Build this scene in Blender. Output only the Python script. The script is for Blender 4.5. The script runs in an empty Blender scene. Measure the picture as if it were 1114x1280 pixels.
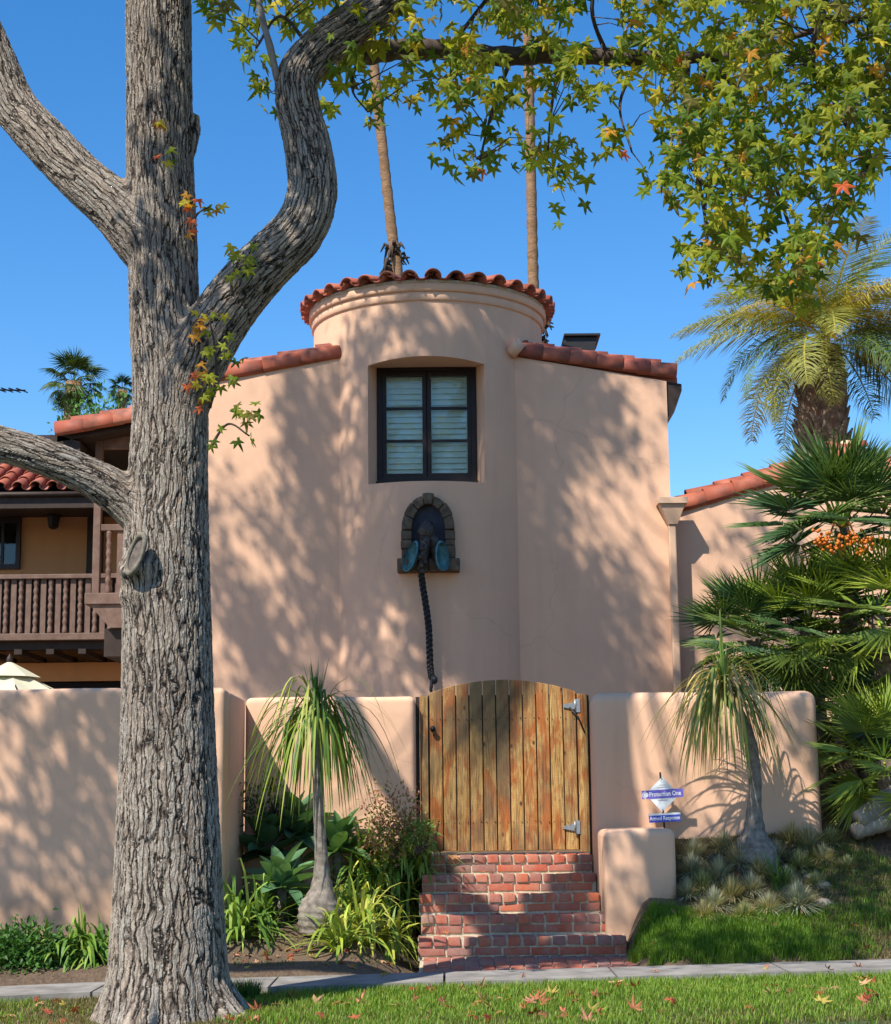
import bpy, bmesh, math, random
import numpy as np
from mathutils import Vector, Matrix, Euler

# ------------------------------------------------------------------ camera, world, sun
S = bpy.context.scene
COL = S.collection
FPX, PITCH, ROLL, EYE = 2100.0, math.atan(370 / 2100), 0.0105, 1.11
cam_d = bpy.data.cameras.new('camera')
cam = bpy.data.objects.new('camera', cam_d); COL.objects.link(cam); S.camera = cam
cam_d.sensor_fit = 'HORIZONTAL'; cam_d.sensor_width = 36; cam_d.lens = FPX / 1114 * 36
cam_d.clip_start = 0.1; cam_d.clip_end = 2000
_r = Vector((1, 0, 0)); _u = Vector((0, -math.sin(PITCH), math.cos(PITCH))); _f = Vector((0, math.cos(PITCH), math.sin(PITCH)))
_X = _r * math.cos(ROLL) - _u * math.sin(ROLL); _Y = _r * math.sin(ROLL) + _u * math.cos(ROLL)
m = Matrix((( _X.x, _Y.x, -_f.x, 0), (_X.y, _Y.y, -_f.y, 0), (_X.z, _Y.z, -_f.z, EYE), (0, 0, 0, 1)))
cam.matrix_world = m

SUN = Vector((0.785, 1.0, -1.5)).normalized()          # direction the light travels
sun_d = bpy.data.lights.new('sun', 'SUN'); sun_d.energy = 5.0; sun_d.angle = math.radians(0.5); sun_d.color = (1.0, 0.93, 0.82)
sun = bpy.data.objects.new('sun', sun_d); COL.objects.link(sun)
sun.rotation_euler = SUN.to_track_quat('-Z', 'Y').to_euler(); sun.location = (-8, -10, 20)
W = bpy.data.worlds.new('World'); S.world = W; W.use_nodes = True
wn = W.node_tree; bg = wn.nodes['Background']
sky = wn.nodes.new('ShaderNodeTexSky'); sky.sky_type = 'NISHITA'; sky.sun_disc = False
sky.sun_elevation = math.asin(-SUN.z); sky.sun_rotation = math.atan2(-SUN.x, -SUN.y) % (2 * math.pi)
sky.air_density = 1.0; sky.dust_density = 0.3; sky.ozone_density = 2.5
hs = wn.nodes.new('ShaderNodeHueSaturation'); hs.inputs['Saturation'].default_value = 1.36; hs.inputs['Value'].default_value = 1.12; hs.inputs['Hue'].default_value = 0.503
wn.links.new(sky.outputs[0], hs.inputs['Color']); wn.links.new(hs.outputs[0], bg.inputs['Color'])
bg.inputs['Strength'].default_value = 0.12
S.view_settings.view_transform = 'Standard'; S.view_settings.look = 'None'; S.view_settings.gamma = 1
S.view_settings.exposure = 0.6; S.view_settings.use_curve_mapping = False
S.render.engine = 'CYCLES'
S.cycles.transparent_max_bounces = 12

RNG = np.random.default_rng(7); rnd = random.Random(11)
PI = math.pi

def at(px, py, Y):
    """world point at depth Y seen at photo pixel (px, py): used to measure the place off the photograph"""
    u = (px - 557) / FPX; v = (640 - py) / FPX
    a = u * math.cos(ROLL) + v * math.sin(ROLL); b = -u * math.sin(ROLL) + v * math.cos(ROLL)
    d = Vector((a, math.cos(PITCH) - b * math.sin(PITCH), math.sin(PITCH) + b * math.cos(PITCH)))
    t = Y / d.y
    return Vector((d.x * t, Y, EYE + d.z * t))

def ss(x, a, b):
    t = min(1, max(0, (x - a) / (b - a))); return t * t * (3 - 2 * t)

# ------------------------------------------------------------------ ground height
def walk_back(x): return 11.78 + 0.06 * x
def gh(x, y):
    yb = walk_back(x)
    base = -0.02 + 0.012 * max(-4, min(4, x))
    if y <= yb:
        z = base - 0.02 * ss(yb - y, 0, 0.9)
        if y < 9.0: z -= 0.035 * (9.0 - max(y, 5))
        return z + 0.012 * math.sin(x * 2.3 + y) * ss(yb - y, 0.9, 1.6)
    t = min(1, (y - yb) / (14.0 - yb))
    H = 0.44 if x < 0.5 else 0.80
    side = 1 - ss(x, -0.75, -0.2) if x < 0.5 else ss(x, 1.2, 1.5)
    z = base + side * (H * t ** 1.05 + 0.05 * ss(t, 0, 0.06)) - 0.06 * (1 - side)
    if y > 14.0: z += (0.70 - z) * ss(y, 14.0, 14.4)
    return z + side * 0.015 * math.sin(x * 5 + 1) * math.sin(y * 6)
def on_ground(px, py):
    """ground point seen at pixel"""
    lo, hi = 7.0, 14.0
    for i in range(400):
        y = lo + (hi - lo) * i / 399
        p = at(px, py, y)
        if p.z <= gh(p.x, y) : 
            p.z = gh(p.x, y); return p
    return at(px, py, 13.9)

# ------------------------------------------------------------------ object helpers
def tag(o, label=None, cat=None, group=None, kind=None):
    if label: o['label'] = label
    if cat: o['category'] = cat
    if group: o['group'] = group
    if kind: o['kind'] = kind
    return o
def empty(name, loc=(0, 0, 0), label=None, cat=None, group=None, rz=0):
    o = bpy.data.objects.new(name, None); COL.objects.link(o); o.location = loc; o.rotation_euler = (0, 0, rz)
    o.empty_display_size = 0.1
    return tag(o, label, cat, group)
def link(name, me, parent=None, mw=None, color=None):
    o = bpy.data.objects.new(name, me); COL.objects.link(o)
    if parent is not None:
        o.parent = parent
        base = WM[parent.name] if parent.name in WM else Matrix()
        o.matrix_parent_inverse = Matrix()
        loc = (base.inverted() @ mw) if mw is not None else base.inverted()
        o.matrix_basis = loc
    elif mw is not None: o.matrix_basis = mw
    WM[o.name] = mw.copy() if mw is not None else Matrix()
    if color: o.color = color
    return o
WM = {}
def thing(name, loc, label, cat, group=None):
    o = empty(name, loc, label, cat, group); WM[o.name] = Matrix.Translation(loc); return o
class MB:
    """collects shapes (world coordinates) for ONE mesh object"""
    def __init__(s): s.v = []; s.f = []; s.sm = []
    def add(s, vs, fs, smooth=False):
        n = len(s.v); s.v += [tuple(v) for v in vs]; s.f += [tuple(i + n for i in f) for f in fs]; s.sm += [smooth] * len(fs); return s
    def box(s, x0, x1, y0, y1, z0, z1):
        v = [(x, y, z) for z in (z0, z1) for y in (y0, y1) for x in (x0, x1)]
        return s.add(v, [(0, 2, 3, 1), (4, 5, 7, 6), (0, 1, 5, 4), (2, 6, 7, 3), (0, 4, 6, 2), (1, 3, 7, 5)])
    def tube(s, pts, rad, n=8, cap=True, smooth=True):
        pts = [Vector(p) for p in pts]
        if not hasattr(rad, '__len__'): rad = [rad] * len(pts)
        fr = frames(pts); base = len(s.v); vs = []
        for p, (a, b, t), r in zip(pts, fr, rad):
            for k in range(n):
                q = 2 * PI * k / n; vs.append(p + (a * math.cos(q) + b * math.sin(q)) * r)
        fs = [(i * n + k, i * n + (k + 1) % n, (i + 1) * n + (k + 1) % n, (i + 1) * n + k) for i in range(len(pts) - 1) for k in range(n)]
        if cap: fs += [tuple(range(n - 1, -1, -1)), tuple((len(pts) - 1) * n + k for k in range(n))]
        return s.add(vs, fs, smooth)
    def lathe(s, c, prof, n=16, smooth=True):
        vs = [(c[0] + r * math.cos(2 * PI * k / n), c[1] + r * math.sin(2 * PI * k / n), c[2] + z) for r, z in prof for k in range(n)]
        fs = [(i * n + k, i * n + (k + 1) % n, (i + 1) * n + (k + 1) % n, (i + 1) * n + k) for i in range(len(prof) - 1) for k in range(n)]
        fs += [tuple(range(n - 1, -1, -1)), tuple((len(prof) - 1) * n + k for k in range(n))]
        return s.add(vs, fs, smooth)
    def prism(s, poly, y0, y1):
        """poly: list of (x, z) counter-clockwise seen from -y"""
        n = len(poly); vs = [(x, y0, z) for x, z in poly] + [(x, y1, z) for x, z in poly]
        fs = [tuple(range(n)), tuple(range(2 * n - 1, n - 1, -1))] + [(i, i + n, (i + 1) % n + n, (i + 1) % n) for i in range(n)]
        return s.add(vs, fs)
    def mesh(s, mat, name='m', bevel=0, seg=2):
        me = bpy.data.meshes.new(name); me.from_pydata(s.v, [], s.f)
        me.polygons.foreach_set('use_smooth', s.sm); me.materials.append(mat); me.update()
        if bevel:
            bm = bmesh.new(); bm.from_mesh(me)
            bmesh.ops.remove_doubles(bm, verts=bm.verts, dist=1e-5)
            es = [e for e in bm.edges if len(e.link_faces) == 2 and e.calc_face_angle(0) > 0.6]
            bmesh.ops.bevel(bm, geom=es, offset=bevel, segments=seg, affect='EDGES', profile=0.5, clamp_overlap=True)
            bm.to_mesh(me); bm.free()
        return me
    def obj(s, name, mat, parent=None, bevel=0, seg=2, kind=None):
        o = link(name, s.mesh(mat, name, bevel, seg), parent)
        if kind: o['kind'] = kind
        return o
def frames(pts):
    fr = []; t0 = None; a = None
    for i in range(len(pts)):
        t = (pts[min(i + 1, len(pts) - 1)] - pts[max(i - 1, 0)]).normalized()
        if a is None:
            a = t.orthogonal().normalized()
            if abs(t.z) > 0.6: a = (Vector((1, 0, 0)) - t * t.x).normalized()
        else:
            q = t0.rotation_difference(t); a = (q @ a); a = (a - t * a.dot(t)).normalized()
        fr.append((a, t.cross(a), t)); t0 = t
    return fr
def spline(pts, n):
    """Catmull-Rom through tuples of any length"""
    P_ = [np.array(p, float) for p in pts]; P_ = [2 * P_[0] - P_[1]] + P_ + [2 * P_[-1] - P_[-2]]
    out = []
    for i in range(1, len(P_) - 2):
        for k in range(n):
            t = k / n; a, b, c, d = P_[i - 1:i + 3]
            out.append(0.5 * ((2 * b) + (c - a) * t + (2 * a - 5 * b + 4 * c - d) * t * t + (3 * b - a - 3 * c + d) * t ** 3))
    out.append(P_[-2]); return out
def np_mesh(name, V, Fc, mat, tint=None, smooth=False):
    """V (n,3), Fc (m,k) arrays"""
    me = bpy.data.meshes.new(name); k = Fc.shape[1]
    me.vertices.add(len(V)); me.vertices.foreach_set('co', np.asarray(V, np.float32).ravel())
    me.loops.add(Fc.size); me.loops.foreach_set('vertex_index', Fc.astype(np.int32).ravel())
    me.polygons.add(len(Fc)); me.polygons.foreach_set('loop_start', np.arange(0, Fc.size, k, dtype=np.int32))
    me.polygons.foreach_set('loop_total', np.full(len(Fc), k, np.int32))
    me.polygons.foreach_set('use_smooth', np.full(len(Fc), smooth))
    me.update(calc_edges=True); me.materials.append(mat)
    if tint is not None:
        a = me.attributes.new('tint', 'FLOAT_COLOR', 'POINT')
        t = np.ones((len(V), 4), np.float32); t[:, :3] = tint; a.data.foreach_set('color', t.ravel())
    return me
def white_tint(me):
    a = me.attributes.new('tint', 'FLOAT_COLOR', 'POINT'); a.data.foreach_set('color', np.ones(len(me.vertices) * 4, np.float32)); return me

# ------------------------------------------------------------------ materials
class N:
    def __init__(s, name, rough=0.8):
        s.m = bpy.data.materials.new(name); s.m.use_nodes = True; s.t = s.m.node_tree
        s.b = s.t.nodes['Principled BSDF']; s.b.inputs['Roughness'].default_value = rough; s.b.inputs['Specular IOR Level'].default_value = 0.3
    def n(s, typ, **kw):
        x = s.t.nodes.new('ShaderNode' + typ)
        for k, v in kw.items():
            if k[:2] == 'i_': x.inputs[k[2:].replace('_', ' ')].default_value = v
            else: setattr(x, k, v)
        return x
    def l(s, a, b): s.t.links.new(a, b); return s
    def out(s, x): return x.outputs[0]
    def coord(s, kind='Object'): return s.n('TexCoord').outputs[kind]
    def pos(s): return s.n('NewGeometry').outputs['Position']
    def mapping(s, src, scale=(1, 1, 1), loc=None):
        x = s.n('Mapping'); s.l(src, x.inputs[0]); x.inputs['Scale'].default_value = scale
        if loc is not None: s.l(loc, x.inputs['Location'])
        return x.outputs[0]
    def noise(s, src, scale, detail=4, rough=0.55, dist=0.0):
        x = s.n('TexNoise'); s.l(src, x.inputs['Vector']); x.inputs['Scale'].default_value = scale; x.inputs['Detail'].default_value = detail
        x.inputs['Roughness'].default_value = rough; x.inputs['Distortion'].default_value = dist; return x.outputs['Fac']
    def ramp(s, fac, stops, interp='LINEAR'):
        x = s.n('ValToRGB'); e = x.color_ramp; e.interpolation = interp
        while len(e.elements) < len(stops): e.elements.new(0.5)
        for el, (p, c) in zip(e.elements, stops): el.position = p; el.color = tuple(c) + (1,) if len(c) == 3 else c
        s.l(fac, x.inputs[0]); return x.outputs[0]
    def math(s, op, a, b=None, c=None):
        x = s.n('Math', operation=op)
        for i, v in enumerate((a, b, c)):
            if v is None: continue
            if isinstance(v, (int, float)): x.inputs[i].default_value = v
            else: s.l(v, x.inputs[i])
        return x.outputs[0]
    def mix(s, fac, a, b, blend='MIX'):
        x = s.n('MixRGB', blend_type=blend)
        for i, v in enumerate((fac, a, b)):
            if isinstance(v, (int, float)): x.inputs[i].default_value = v
            elif isinstance(v, tuple): x.inputs[i].default_value = v + (1,) if len(v) == 3 else v
            else: s.l(v, x.inputs[i])
        return x.outputs[0]
    def bump(s, h, strength=0.3, dist=0.01, normal=None):
        x = s.n('Bump'); x.inputs['Strength'].default_value = strength; x.inputs['Distance'].default_value = dist; s.l(h, x.inputs['Height'])
        if normal is not None: s.l(normal, x.inputs['Normal'])
        s.l(x.outputs[0], s.b.inputs['Normal']); return x.outputs[0]
    def rand(s): return s.n('ObjectInfo').outputs['Random']
    def base(s, c): s.l(c, s.b.inputs['Base Color']) if not isinstance(c, tuple) else setattr(s.b.inputs['Base Color'], 'default_value', c + (1,)); return s

def plain(name, c, rough=0.7, var=0.15, scale=12, metal=0, bump=0.2):
    k = N(name, rough); p = k.coord()
    f = k.noise(p, scale, 5)
    lo = tuple(x * (1 - var) for x in c); hi = tuple(min(1, x * (1 + var)) for x in c)
    k.base(k.ramp(f, [(0.3, lo), (0.7, hi)])); k.b.inputs['Metallic'].default_value = metal
    if bump: k.bump(k.noise(p, scale * 6, 3), bump, 0.004)
    return k.m
def stucco(name, c):
    k = N(name, 0.92); p = k.pos()
    f = k.noise(p, 0.9, 5, 0.6); g = k.noise(k.mapping(p, (6, 6, 0.7)), 1.0, 4)
    c1 = k.ramp(f, [(0.25, tuple(x * 0.93 for x in c)), (0.75, tuple(min(1, x * 1.06) for x in c))])
    c2 = k.mix(k.ramp(g, [(0.50, (0, 0, 0)), (0.8, (0.38, 0.38, 0.38))]), c1, tuple(x * 0.72 for x in c))
    ck = k.n('TexVoronoi', feature='DISTANCE_TO_EDGE'); wv = k.n('TexNoise'); k.l(p, wv.inputs['Vector']); wv.inputs['Scale'].default_value = 2.5; wv.inputs['Detail'].default_value = 6
    wa = k.n('VectorMath', operation='MULTIPLY_ADD'); k.l(wv.outputs['Color'], wa.inputs[0]); wa.inputs[1].default_value = (.5, .5, .5); k.l(p, wa.inputs[2]); k.l(wa.outputs[0], ck.inputs['Vector']); ck.inputs['Scale'].default_value = 0.55
    cm = k.math('MULTIPLY', k.ramp(ck.outputs['Distance'], [(0.0, (1, 1, 1)), (0.006, (0, 0, 0))]), k.ramp(k.noise(p, 0.8, 2), [(0.5, (0, 0, 0)), (0.6, (0.3, 0.3, 0.3))]))
    c2 = k.mix(cm, c2, tuple(x * 0.55 for x in c))
    sx = k.n('SeparateXYZ'); k.l(p, sx.inputs[0]); dz = k.math('ADD', sx.outputs[2], k.math('MULTIPLY', k.noise(p, 3.5, 5, 0.65), -0.5))
    c2 = k.mix(k.ramp(dz, [(0.12, (0.45, 0.45, 0.45)), (0.42, (0, 0, 0))]), c2, (0.24, 0.16, 0.10))
    k.base(c2)
    b1 = k.noise(p, 3.0, 3); b2 = k.noise(p, 60, 4, 0.6)
    h = k.math('ADD', k.math('MULTIPLY', b1, 1.2), k.math('MULTIPLY', b2, 0.10)); k.bump(h, 0.45, 0.02)
    return k.m
M = {}
M['stucco'] = stucco('peach stucco', (0.69, 0.427, 0.282))
M['stucco_orange'] = stucco('ochre stucco', (0.50, 0.25, 0.11))
M['downpipe'] = plain('painted metal pipe', (0.56, 0.37, 0.25), 0.5, 0.06, 5)
def terracotta():
    k = N('terracotta', 0.65); p = k.coord()
    r = k.rand(); base = k.ramp(r, [(0, (0.22, 0.055, 0.032)), (0.3, (0.40, 0.11, 0.058)), (0.55, (0.30, 0.075, 0.045)), (0.8, (0.44, 0.14, 0.08)), (1, (0.34, 0.13, 0.085))])
    off = k.n('CombineXYZ'); k.l(k.math('MULTIPLY', r, 50), off.inputs[0])
    q = k.mapping(p, (1, 1, 1), off.outputs[0])
    n1 = k.noise(q, 5, 5); c = k.mix(k.ramp(n1, [(0.5, (0, 0, 0)), (0.70, (0.8, 0.8, 0.8))]), base, (0.12, 0.05, 0.035))
    n2 = k.noise(q, 40, 4); c = k.mix(k.ramp(n2, [(0.55, (0, 0, 0)), (0.72, (0.55, 0.55, 0.55))]), c, (0.20, 0.13, 0.09))
    k.base(c); k.bump(n2, 0.3, 0.004); return k.m
M['tile'] = terracotta()
def brick():
    k = N('old red brick', 0.85); p = k.coord(); r = k.rand()
    base = k.ramp(r, [(0, (0.40, 0.085, 0.045)), (0.2, (0.30, 0.10, 0.075)), (0.4, (0.46, 0.12, 0.06)), (0.6, (0.27, 0.12, 0.10)), (0.8, (0.37, 0.10, 0.07)), (1, (0.22, 0.07, 0.055))], 'CONSTANT')
    off = k.n('CombineXYZ'); k.l(k.math('MULTIPLY', r, 91), off.inputs[0]); q = k.mapping(p, (1, 1, 1), off.outputs[0])
    n1 = k.noise(q, 14, 6, 0.65); c = k.mix(k.ramp(n1, [(0.38, (0, 0, 0)), (0.72, (0.65, 0.65, 0.65))]), base, (0.34, 0.235, 0.18))
    n2 = k.noise(q, 45, 5, 0.7); c = k.mix(k.ramp(n2, [(0.58, (0, 0, 0)), (0.72, (0.7, 0.7, 0.7))]), c, (0.10, 0.045, 0.035))
    k.base(c); k.bump(n2, 0.6, 0.006); return k.m
M['brick'] = brick()
M['mortar'] = plain('sandy mortar', (0.47, 0.39, 0.28), 0.95, 0.3, 30, bump=0.6)
def gatewood():
    k = N('weathered gate wood', 0.75); p = k.coord(); r = k.rand()
    off = k.n('CombineXYZ'); k.l(k.math('MULTIPLY', r, 37), off.inputs[0]); k.l(k.math('MULTIPLY', r, 13), off.inputs[2])
    q = k.mapping(p, (1, 1, 0.10), off.outputs[0]); q3 = k.mapping(p, (1, 1, 0.35), off.outputs[0])
    g = k.noise(q, 55, 6, 0.65, 1.2); st = k.noise(q3, 7.5, 4, 0.6, 0.6)
    c = k.ramp(g, [(0.3, (0.16, 0.080, 0.022)), (0.46, (0.42, 0.24, 0.075)), (0.70, (0.60, 0.40, 0.16))])
    c = k.mix(k.ramp(st, [(0.46, (0, 0, 0)), (0.58, (0.88, 0.88, 0.88))]), c, k.mix(g, (0.13, 0.028, 0.006), (0.56, 0.155, 0.028)))
    gr = k.noise(k.mapping(p, (1, 1, 0.5), off.outputs[0]), 3.1, 4); c = k.mix(k.ramp(gr, [(0.46, (0, 0, 0)), (0.62, (0.8, 0.8, 0.8))]), c, (0.13, 0.085, 0.045))
    fi = k.noise(k.mapping(p, (1, 1, 0.02), off.outputs[0]), 160, 3, 0.6); c = k.mix(k.ramp(fi, [(0.30, (0.75, 0.75, 0.75)), (0.5, (0, 0, 0))]), c, (0.05, 0.025, 0.01))
    # rough-sawn cross marks
    w = k.n('TexWave', wave_type='BANDS', bands_direction='Z'); k.l(k.mapping(p, (1, 1, 1), off.outputs[0]), w.inputs[0]); w.inputs['Scale'].default_value = 26; w.inputs['Distortion'].default_value = 6; w.inputs['Detail'].default_value = 3
    c = k.mix(k.math('MULTIPLY', k.ramp(w.outputs['Fac'], [(0.0, (1, 1, 1)), (0.35, (0, 0, 0))]), 0.28), c, (0.10, 0.055, 0.02))
    # knots
    vo = k.n('TexVoronoi', feature='F1'); k.l(k.mapping(p, (1, 1, 0.55), off.outputs[0]), vo.inputs['Vector']); vo.inputs['Scale'].default_value = 6.5
    c = k.mix(k.ramp(vo.outputs['Distance'], [(0.04, (1, 1, 1)), (0.10, (0, 0, 0))]), c, (0.06, 0.022, 0.008))
    # damp stain high on the middle boards
    d = k.n('VectorMath', operation='DISTANCE'); k.l(k.mapping(k.pos(), (1, 1, 0.45)), d.inputs[0]); d.inputs[1].default_value = (0.36, 14.1, 0.93)
    dn = k.math('ADD', d.outputs['Value'], k.math('MULTIPLY', k.noise(k.pos(), 7, 4), 0.22))
    c = k.mix(k.ramp(dn, [(0.26, (0.9, 0.9, 0.9)), (0.46, (0, 0, 0))]), c, (0.035, 0.032, 0.018))
    k.base(c); k.bump(k.math('ADD', g, fi), 0.5, 0.004); return k.m
M['gate'] = gatewood()
def darkwood(name, a, b):
    k = N(name, 0.6); p = k.pos(); f = k.noise(k.mapping(p, (1, 1, 1)), 9, 6, 0.65)
    k.base(k.ramp(f, [(0.3, a), (0.7, b)])); k.bump(f, 0.4, 0.004); return k.m
M['wood_brown'] = darkwood('faded brown timber', (0.105, 0.062, 0.045), (0.19, 0.12, 0.09))
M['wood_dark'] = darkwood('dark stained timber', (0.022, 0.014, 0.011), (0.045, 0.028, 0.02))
M['frame'] = plain('dark window frame', (0.018, 0.012, 0.012), 0.45, 0.2, 20)
M['iron'] = plain('black iron', (0.015, 0.015, 0.016), 0.5, 0.3, 20)
M['galv'] = plain('galvanised steel', (0.33, 0.33, 0.33), 0.4, 0.2, 30, 0.7)
M['louver'] = plain('white painted louver', (0.80, 0.84, 0.82), 0.6, 0.05, 5, bump=0)
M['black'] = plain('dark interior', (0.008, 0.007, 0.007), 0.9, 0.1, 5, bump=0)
M['concrete'] = plain('grey concrete', (0.22, 0.205, 0.185), 0.9, 0.35, 5, bump=0.5)
M['asphalt'] = plain('asphalt', (0.05, 0.05, 0.052), 0.9, 0.2, 40, bump=0.6)
M['stone'] = plain('brown niche stone', (0.10, 0.075, 0.05), 0.85, 0.5, 16, bump=0.9)
M['rock'] = plain('pale rock', (0.27, 0.235, 0.19), 0.85, 0.3, 10, bump=0.7)
M['niche'] = plain('dark blue niche paint', (0.022, 0.026, 0.045), 0.6, 0.4, 12)
M['bronze'] = plain('aged bronze', (0.06, 0.050, 0.042), 0.5, 0.6, 30, 0.3, bump=0.8)
M['teal'] = plain('verdigris', (0.06, 0.17, 0.19), 0.55, 0.45, 18, 0.1, bump=0.6)
M['chain'] = plain('dark braid', (0.018, 0.02, 0.023), 0.5, 0.5, 40, 0.2, bump=0.6)
M['canvas'] = plain('cream canvas', (0.52, 0.50, 0.36), 0.8, 0.05, 6, bump=0.2)
M['signwhite'] = plain('white sign', (0.72, 0.76, 0.78), 0.4, 0.03, 6, bump=0)
M['signpurple'] = plain('purple print', (0.16, 0.13, 0.55), 0.4, 0.05, 6, bump=0)
M['signblue'] = plain('blue print', (0.06, 0.09, 0.50), 0.4, 0.15, 6, bump=0)
M['print'] = plain('white lettering', (0.85, 0.87, 0.9), 0.5, 0.02, 6, bump=0)
M['greyprint'] = plain('grey lettering', (0.2, 0.22, 0.3), 0.5, 0.02, 6, bump=0)
def glass():
    k = N('window glass', 0.02); t = k.t
    gl = k.n('BsdfGlossy'); gl.inputs['Roughness'].default_value = 0.015; gl.inputs['Color'].default_value = (0.9, 0.95, 1, 1)
    tr = k.n('BsdfTransparent'); tr.inputs['Color'].default_value = (0.90, 0.96, 0.94, 1)
    fr = k.n('Fresnel'); fr.inputs['IOR'].default_value = 1.4
    mx = k.n('MixShader'); k.l(k.math('ADD', fr.outputs[0], 0.0), mx.inputs[0]); k.l(tr.outputs[0], mx.inputs[1]); k.l(gl.outputs[0], mx.inputs[2])
    k.bump(k.noise(k.pos(), 4, 2), 0.05, 0.01); t.links.new(t.nodes[-1].outputs[0], gl.inputs['Normal']) if False else None
    t.links.new(mx.outputs[0], t.nodes['Material Output'].inputs[0]); return k.m
M['glass'] = glass()
def leafmat(name, trans=0.35, rough=0.45, gloss=0.4):
    """colour = per-vertex tint * object colour, some light passes through"""
    k = N(name, rough); at_ = k.n('Attribute', attribute_name='tint'); oc = k.n('ObjectInfo')
    c = k.mix(1.0, at_.outputs['Color'], oc.outputs['Color'], 'MULTIPLY')
    c = k.mix(k.math('MULTIPLY', k.noise(k.pos(), 30, 3), 0.5), c, k.mix(1.0, c, (0.55, 0.5, 0.4), 'MULTIPLY'))
    k.base(c); k.b.inputs['Specular IOR Level'].default_value = gloss
    tl = k.n('BsdfTranslucent'); k.l(k.mix(1.0, c, (1.7, 1.6, 0.7), 'MULTIPLY'), tl.inputs[0])
    mx = k.n('MixShader'); mx.inputs[0].default_value = trans; k.l(k.b.outputs[0], mx.inputs[1]); k.l(tl.outputs[0], mx.inputs[2])
    k.t.links.new(mx.outputs[0], k.t.nodes['Material Output'].inputs[0]); return k.m
M['leaf'] = leafmat('tree leaf', 0.45, 0.55, 0.2); M['frond'] = leafmat('palm leaf', 0.22, 0.5, 0.25); M['grass'] = leafmat('grass blade', 0.35, 0.5, 0.3)
M['dryleaf'] = leafmat('fallen leaf', 0.15, 0.7, 0.2)
def soil():
    k = N('garden soil', 0.95); p = k.pos(); f = k.noise(p, 2.2, 6, 0.7); g = k.noise(p, 38, 6, 0.75)
    c = k.ramp(f, [(0.3, (0.085, 0.055, 0.036)), (0.7, (0.20, 0.135, 0.085))])
    c = k.mix(k.ramp(g, [(0.45, (0, 0, 0)), (0.7, (0.7, 0.7, 0.7))]), c, (0.28, 0.20, 0.13))
    k.base(c); k.bump(k.math('ADD', g, k.noise(p, 9, 4)), 1.0, 0.03); return k.m
M['soil'] = soil()
def turf():
    k = N('turf soil', 0.95); p = k.pos(); f = k.noise(p, 3.0, 5); g = k.noise(p, 50, 4)
    k.base(k.mix(k.ramp(f, [(0.45, (0, 0, 0)), (0.65, (1, 1, 1))]), k.mix(g, (0.02, 0.045, 0.01), (0.05, 0.09, 0.02)), k.mix(g, (0.07, 0.055, 0.025), (0.17, 0.13, 0.06))))
    k.bump(g, 0.8, 0.02); return k.m
M['turf'] = turf()
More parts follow.
